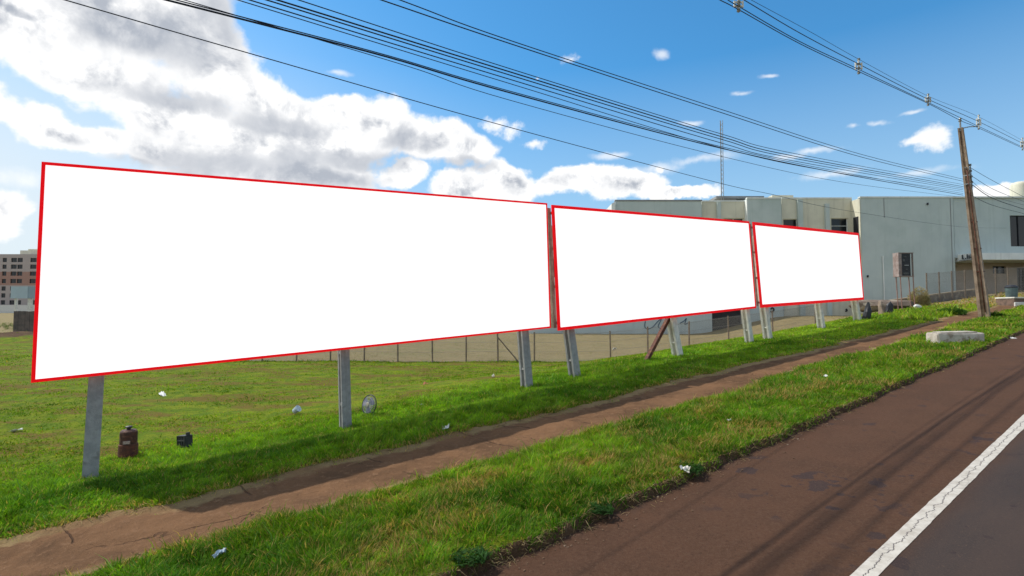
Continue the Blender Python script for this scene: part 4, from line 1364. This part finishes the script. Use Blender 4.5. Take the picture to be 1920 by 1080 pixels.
# dark green bush by the pole
def bush(label, px, py, Y, r, h, k, seed, cols):
    g = np.random.default_rng(seed)
    p = at(px, py, Y); z = gh(p.x, p.y)
    ph = g.uniform(0, 2 * np.pi, k); rr = r * np.sqrt(g.random(k)); hh = h * g.random(k) * (1 - 0.5 * (rr / r) ** 2)
    P = np.stack([p.x + rr * np.cos(ph), p.y + rr * np.sin(ph), z + hh], 1)
    c = np.array(cols) * g.uniform(0.6, 1.3, k)[:, None]
    o = blades('bush', P, 0.10 + 0.12 * g.random(k), np.full(k, 0.035), c, 1.2, seed)
    return tag(o, label, 'bush')
bush('small dark green bush at the path edge left of the pole', 1785, 588, 26.5, 0.55, 0.35, 900, 51, (0.05, 0.11, 0.02))
bush('tall rounded clump of dry beige brush right of the rusty legs', 1724, 574, 33.5, 0.55, 1.25, 2600, 50, (0.36, 0.29, 0.18))
for k_, (px_, py_, Y_, w__) in enumerate(((4, 600, 62, 'leftmost'), (14, 596, 66, 'middle'), (21, 604, 58, 'rightmost'))):
    bush('%s of the small grey-green shrubs on sandy ground at far left' % w__, px_, py_, Y_, 0.55, 0.5, 260, 70 + k_, (0.12, 0.15, 0.06))
bush('low green weed at the foot of the pole', 1866, 602, 24.0, 0.30, 0.22, 400, 52, (0.07, 0.14, 0.02))

# ------------------------------------------------------------------ things lying in the lot
def ground_at(px, py):
    """where the ray through a pixel meets the terrain"""
    d = ray(px, py); Y = 3.0
    while Y < 200:
        if d.z * Y < gh(d.x * Y, Y): break
        Y += 0.02 if Y < 30 else 0.2
    return Vector((d.x * Y, Y, gh(d.x * Y, Y)))


c = ground_at(240, 856)
can = thing('rusty_canister', 'rusty brown metal canister with capped neck standing in the grass', 'canister', c)
m_ = MB(); m_.lathe([(0.135, 0), (0.14, 0.03), (0.135, 0.20), (0.125, 0.205)], c, 24); m_.build('base', M['rust'], can, smooth=False)
m_ = MB(); m_.lathe([(0.124, 0.205), (0.124, 0.38), (0.118, 0.41), (0.10, 0.43), (0.03, 0.435)], c, 24); m_.build('body', M['rust_dark'], can)
m_ = MB(); m_.lathe([(0.028, 0.435), (0.028, 0.46), (0.05, 0.465), (0.052, 0.485), (0.03, 0.495)], c, 14); m_.build('cap', M['dark'], can)
m_ = MB(); m_.box(c + Vector((0.055, -0.122, 0.25)), 0.10, 0.012, 0.05, (0.97, 0.22, 0)); m_.build('tag_plate', surf('faded_label', (0.38, 0.30, 0.27), (0.25, 0.17, 0.14), 40, 0.8), can)

c = ground_at(346, 840)
crt = thing('broken_crate', 'small broken black plastic box tipped in the grass', 'crate', c)
ax = Vector((0.86, -0.5, 0.12)).normalized(); ay = Vector((0.5, 0.86, 0)).normalized(); az = ax.cross(ay)
m_ = MB()
cc_ = c + Vector((0, 0, 0.11))
for s in (-1, 1):
    m_.box(cc_ + az * 0.09 * s, 0.25, 0.13, 0.02, ax, ay, az); m_.box(cc_ + ax * 0.115 * s, 0.02, 0.13, 0.16, ax, ay, az)
m_.box(cc_ + ay * 0.05, 0.21, 0.015, 0.16, ax, ay, az)
m_.build('shell', M['dark'], crt)
m_ = MB()
for k in (-1, 0, 1):
    m_.box(cc_ + ax * 0.065 * k - ay * 0.055, 0.02, 0.012, 0.155, ax, ay, az)
m_.box(cc_ - ay * 0.058 + az * 0.02, 0.20, 0.012, 0.02, ax, ay, az)
m_.build('grille', surf('worn_plastic', (0.10, 0.10, 0.11), (0.05, 0.05, 0.055), 20, 0.5), crt)
m_ = MB(); m_.box(cc_ + ax * 0.105 + az * 0.12, 0.045, 0.05, 0.06, ax, ay, az); m_.build('lug', M['dark'], crt)

c = ground_at(692, 778)
fan = thing('fan_grille', 'round discarded wire fan grille leaning beside the second post', 'fan grille', c)
axn = Vector((-0.55, -0.80, 0.22)).normalized(); cr = c + Vector((0, 0, 0.20))
a1 = axn.orthogonal().normalized(); a2 = axn.cross(a1)
Rf = 0.205
ring = [cr + (a1 * math.cos(q) + a2 * math.sin(q)) * Rf for q in np.linspace(0, 2 * math.pi, 29)]
m_ = MB(); m_.tube(ring, 0.011, 6, False); m_.build('rim', M['dark'], fan, smooth=True)
m_ = MB()
for k in range(36):
    q = 2 * math.pi * k / 36
    e = a1 * math.cos(q) + a2 * math.sin(q)
    m_.tube([cr + e * 0.05 + axn * 0.045, cr + e * 0.14 + axn * 0.04, cr + e * Rf], 0.0026, 4, False)
for r_ in (0.09, 0.15):
    m_.tube([cr + axn * 0.042 + (a1 * math.cos(q) + a2 * math.sin(q)) * r_ for q in np.linspace(0, 2 * math.pi, 25)], 0.003, 4, False)
m_.build('wires', surf('blue_grey', (0.22, 0.25, 0.34), (0.30, 0.30, 0.33), 12, 0.5), fan)
m_ = MB(); m_.lathe([(0.052, 0), (0.056, 0.012), (0.04, 0.022), (0.01, 0.024)], cr + axn * 0.035, 18, axn); m_.build('hub', surf('worn_hub', (0.30, 0.28, 0.20), (0.2, 0.2, 0.2), 20, 0.6), fan)
blade_m = surf('fan_blade', (0.14, 0.16, 0.24), (0.22, 0.20, 0.22), 16, 0.5)
for k in range(3):
    m_ = MB()
    q0 = k * 2.09 + 0.4; vs = []
    for s in range(6):
        q = q0 + s * 0.24
        e = a1 * math.cos(q) + a2 * math.sin(q)
        for r_, off in ((0.045, 0.0), (0.17, 0.0)):
            for th_ in (0, 0.004):
                vs.append(cr + e * r_ + axn * (0.004 + 0.006 * s * (1 if r_ < .1 else 0.6) + th_))
    fs = []
    for s in range(5):
        b_ = s * 4
        fs += [(b_, b_ + 2, b_ + 6, b_ + 4), (b_ + 1, b_ + 5, b_ + 7, b_ + 3), (b_ + 2, b_ + 3, b_ + 7, b_ + 6), (b_, b_ + 4, b_ + 5, b_ + 1)]
    fs += [(0, 1, 3, 2), (20, 22, 23, 21)]
    m_.add(vs, fs); m_.build('blade', blade_m, fan)


def litter(label, px, py, sx, sy, sz, mat, seed, cat='litter', name='litter', lift=0.3):
    c = ground_at(px, py)
    rr = random.Random(seed)
    bm = bmesh.new()
    bmesh.ops.create_grid(bm, x_segments=5, y_segments=4, size=0.5)
    for v in bm.verts:
        x, y = v.co.x, v.co.y
        v.co = Vector((x * sx * (1 + rr.uniform(-.2, .2)), y * sy * (1 + rr.uniform(-.2, .2)), sz * (0.6 * math.sin(3 * x + seed) * math.cos(4 * y + seed) + rr.uniform(-.3, .5))))
    me = bpy.data.meshes.new(name); bm.to_mesh(me); bm.free()
    o = link(name, me, mat)
    md = o.modifiers.new('thick', 'SOLIDIFY'); md.thickness = 0.004
    o.location = c + Vector((0, 0, 0.025 + sz * lift)); o.rotation_euler = (rr.uniform(-.2, .2), rr.uniform(-.2, .2), rr.uniform(0, 3))
    return tag(o, label, cat, 'litter scattered in the grass')


litter('long crumpled white paper in the lot right of the first post', 305, 742, 0.34, 0.12, 0.05, M['paper'], 1)
cp = ground_at(556, 776)
m_ = MB(); m_.lathe([(0.055, 0), (0.075, 0.13), (0.078, 0.135)], cp + Vector((-0.05, 0, 0.05)), 14, (0.8, -0.3, 0.55)); o = m_.build('plastic_cup', M['blue_plastic'], None)
tag(o, 'pale blue plastic cup tipped in the lot left of the second post', 'cup')
litter('small white scrap right of the round fan grille', 792, 762, 0.10, 0.05, 0.03, M['paper'], 2)
litter('white scrap in the shadow of the largest board near the path', 836, 808, 0.10, 0.06, 0.06, M['paper'], 3)
litter('flat yellowish scrap in shaded grass below the round grille', 692, 819, 0.10, 0.04, 0.02, surf('beige_scrap', (0.5, 0.45, 0.3), rough=0.8), 4)
litter('white scrap in the lot at the left edge of the photo', 30, 810, 0.17, 0.08, 0.03, M['paper'], 5)
litter('pale round scrap just left of the third post', 925, 708, 0.10, 0.08, 0.06, M['concrete_light'], 6)
litter('orange brick shard on bare soil in the middle of the lot', 798, 722, 0.14, 0.09, 0.06, M['brick'], 7, 'brick shard', 'brick_shard')
litter('white scrap on the dry field behind the middle board', 1152, 656, 0.26, 0.14, 0.09, M['paper'], 8)
litter('bluish wrapper in the grass strip at the bottom left', 412, 1054, 0.10, 0.05, 0.04, M['blue_plastic'], 9, lift=1.2)
litter('tiny white scrap on the far part of the grass strip', 1548, 712, 0.10, 0.07, 0.04, M['paper'], 10, lift=1.4)
litter('tiny white scrap beside the road below the concrete block', 1897, 641, 0.22, 0.10, 0.05, M['paper'], 11, lift=1.4)
litter('pale stone at the crumbling edge of the grass strip', 1285, 895, 0.10, 0.07, 0.05, M['concrete_light'], 12, lift=1.0)
litter('tiny white scrap near the middle of the grass strip', 1368, 797, 0.06, 0.04, 0.03, M['paper'], 13, lift=1.6)
# gravel bits and crumbs of earth on the shoulder (uncountable)
g = np.random.default_rng(77)
mb = MB()
for k in range(520):
    t = float(g.uniform(-1, 22) if k % 2 else g.uniform(0, 9))
    n = 3.72 - abs(float(g.normal(0, 0.16))) - 0.02 if k < 700 else float(g.uniform(0.3, 3.5))
    x, y = xy(t, n); z = float(plane(t)) - 0.006 * max(0, 2.5 - n)
    s = float(g.uniform(0.003, 0.010)) * (1.0 if k < 700 else 0.55)
    a = g.uniform(0, 3)
    mb.box((x, y, z + s * 0.3), s * 2, s * 1.5, s * 1.2, (math.cos(a), math.sin(a), 0.2), (-math.sin(a), math.cos(a), 0.1))
o = mb.build('gravel', surf('gravel', (0.12, 0.07, 0.04), (0.34, 0.27, 0.20), 3.0, 0.95, lo=0.54, hi=0.72)); tag(o, 'loose grit and earth crumbs along the road edge', 'gravel', kind='stuff')

# broad leaved weeds rooted in the road edge
def leafy(label, px, py, r, k, seed):
    g = np.random.default_rng(seed)
    c = ground_at(px, py)
    ph = g.uniform(0, 2 * np.pi, k); rr = r * np.sqrt(g.random(k))
    P = np.stack([c.x + rr * np.cos(ph), c.y + rr * np.sin(ph), c.z + 0.05 * g.random(k)], 1)
    o = blades('weed', P, 0.05 + 0.05 * g.random(k), 0.012 + 0.01 * g.random(k), np.array((0.035, 0.085, 0.02)) * g.uniform(0.6, 1.5, k)[:, None], 1.3, seed)
    return tag(o, label, 'weed', 'dark leafy weeds rooted at the road edge')
leafy('dark leafy weed hanging over the road edge at the bottom', 880, 1052, 0.14, 260, 61)
leafy('dark leafy weed at the road edge between the others', 1130, 965, 0.13, 240, 62)
leafy('dark leafy weed beside the pale stone at the road edge', 1295, 885, 0.15, 260, 63)

# ------------------------------------------------------------------ far left: flats, low wall, small billboard, board fence
AY = 225.0
fl = thing('apartment_block', 'beige and brown apartment block far off at the left edge', 'building', (at(0, 560, AY).x, AY, 0))
def ax_(px): return at(px, 530, AY).x
def az_(py): return at(0, py, AY).z
rows = [482 + 5.5, 500, 513, 527, 541, 554, 567]
wc = [(-62, -52), (-44, -34), (-24, -14), (3, 11), (19, 30), (31, 41), (55, 67), (69, 80), (95, 103)]
m_ = MB(); holes = []
for r_ in rows:
    for a, b in wc: holes.append((ax_(a), ax_(b), az_(r_ + 4.0), az_(r_ - 4.0)))
facade(m_, ax_(-80), ax_(110), az_(600), az_(476.5), AY, holes, 0.4); shell(m_, ax_(-80), ax_(110), az_(600), az_(476.5), AY, AY + 30)
fm, ft, fb = new_mat('flats_render')
fpz = ft.node('ShaderNodeSeparateXYZ', {0: ft.node('ShaderNodeNewGeometry').outputs['Position']}).outputs[2]
band = ft.math('MULTIPLY', ft.ramp(fpz, az_(535) - 0.1, az_(535) + 0.1), ft.ramp(fpz, az_(509.5) - 0.1, az_(509.5) + 0.1, 1, 0))
fc = ft.mix(band, (0.40, 0.34, 0.31), (0.34, 0.20, 0.155))
ft.set(fb.inputs['Base Color'], fc); fb.inputs['Roughness'].default_value = 0.9
m_.build('wall', fm, fl)
off = fl.location
for h in holes:
    p = MB(); p.bb(h[0], h[1], AY + 0.35, AY + 0.4, h[2], h[3]); p.bb((h[0] + h[1]) / 2 - .06, (h[0] + h[1]) / 2 + .06, AY + 0.3, AY + 0.34, h[2], h[3]); p.build('window', M['glass'], fl)
m_ = MB(); m_.bb(ax_(23), ax_(61), AY + 3, AY + 14, az_(477), az_(468)); m_.bb(ax_(34), ax_(56), AY + 4, AY + 12, az_(468), az_(465)); m_.build('roof_room', M['cream'], fl)

m_ = MB(); Yw = 120.0
m_.bb(at(-120, 570, Yw).x, at(160, 570, Yw).x, Yw, Yw + 12, -2.0, at(0, 572, Yw).z)
o = m_.build('low_white_shed', M['paper'], None); tag(o, 'long low white building in front of the distant flats', 'building')
# sandy ground strip towards it
Ys = 42.0
x0, x1 = at(20, 548, Ys).x, at(92, 548, Ys).x
sb = thing('small_billboard', 'small distant pale blue billboard on two posts at the left', 'billboard', ((x0 + x1) / 2, Ys, gh((x0 + x1) / 2, Ys)))
m_ = MB(); m_.bb(x0, at(52, 548, Ys).x, Ys, Ys + 0.12, at(0, 559.5, Ys).z, at(0, 537, Ys).z); m_.build('panel', surf('pale_blue', (0.42, 0.50, 0.53), (0.38, 0.45, 0.48), 1, 0.7), sb)
m_ = MB(); m_.bb(at(52.3, 548, Ys).x, x1, Ys + 0.02, Ys + 0.10, at(0, 559.5, Ys).z, at(0, 537, Ys).z); m_.build('panel', surf('pale_blue_dull', (0.30, 0.37, 0.41), (0.27, 0.33, 0.37), 1, 0.7), sb)
for px, w_ in ((25.5, 0.13), (52, 0.28), (80, 0.2)):
    x_ = at(px, 570, Ys).x
    m_ = MB(); m_.bb(x_ - w_ / 2, x_ + w_ / 2, Ys + 0.13, Ys + 0.30, gh(x_, Ys) - 0.3, at(0, 538, Ys).z); m_.build('post', M['concrete_light'], sb)
Yf = 40.5
bf = thing('board_fence', 'dark weathered board fence below the small distant billboard', 'fence', (at(45, 600, Yf).x, Yf, -1.4))
m_ = MB()
px = 25.0
while px < 110:
    x_ = at(px, 600, Yf).x
    m_.bb(x_, x_ + 0.17, Yf + random.uniform(0, .02), Yf + 0.03, gh(x_, Yf) - 0.4, at(0, 583.5 + random.uniform(-0.4, .4), Yf).z)
    px += 4.3
m_.build('boards', surf('grey_boards', (0.15, 0.115, 0.10), (0.09, 0.075, 0.07), 2.2, 0.9), bf)
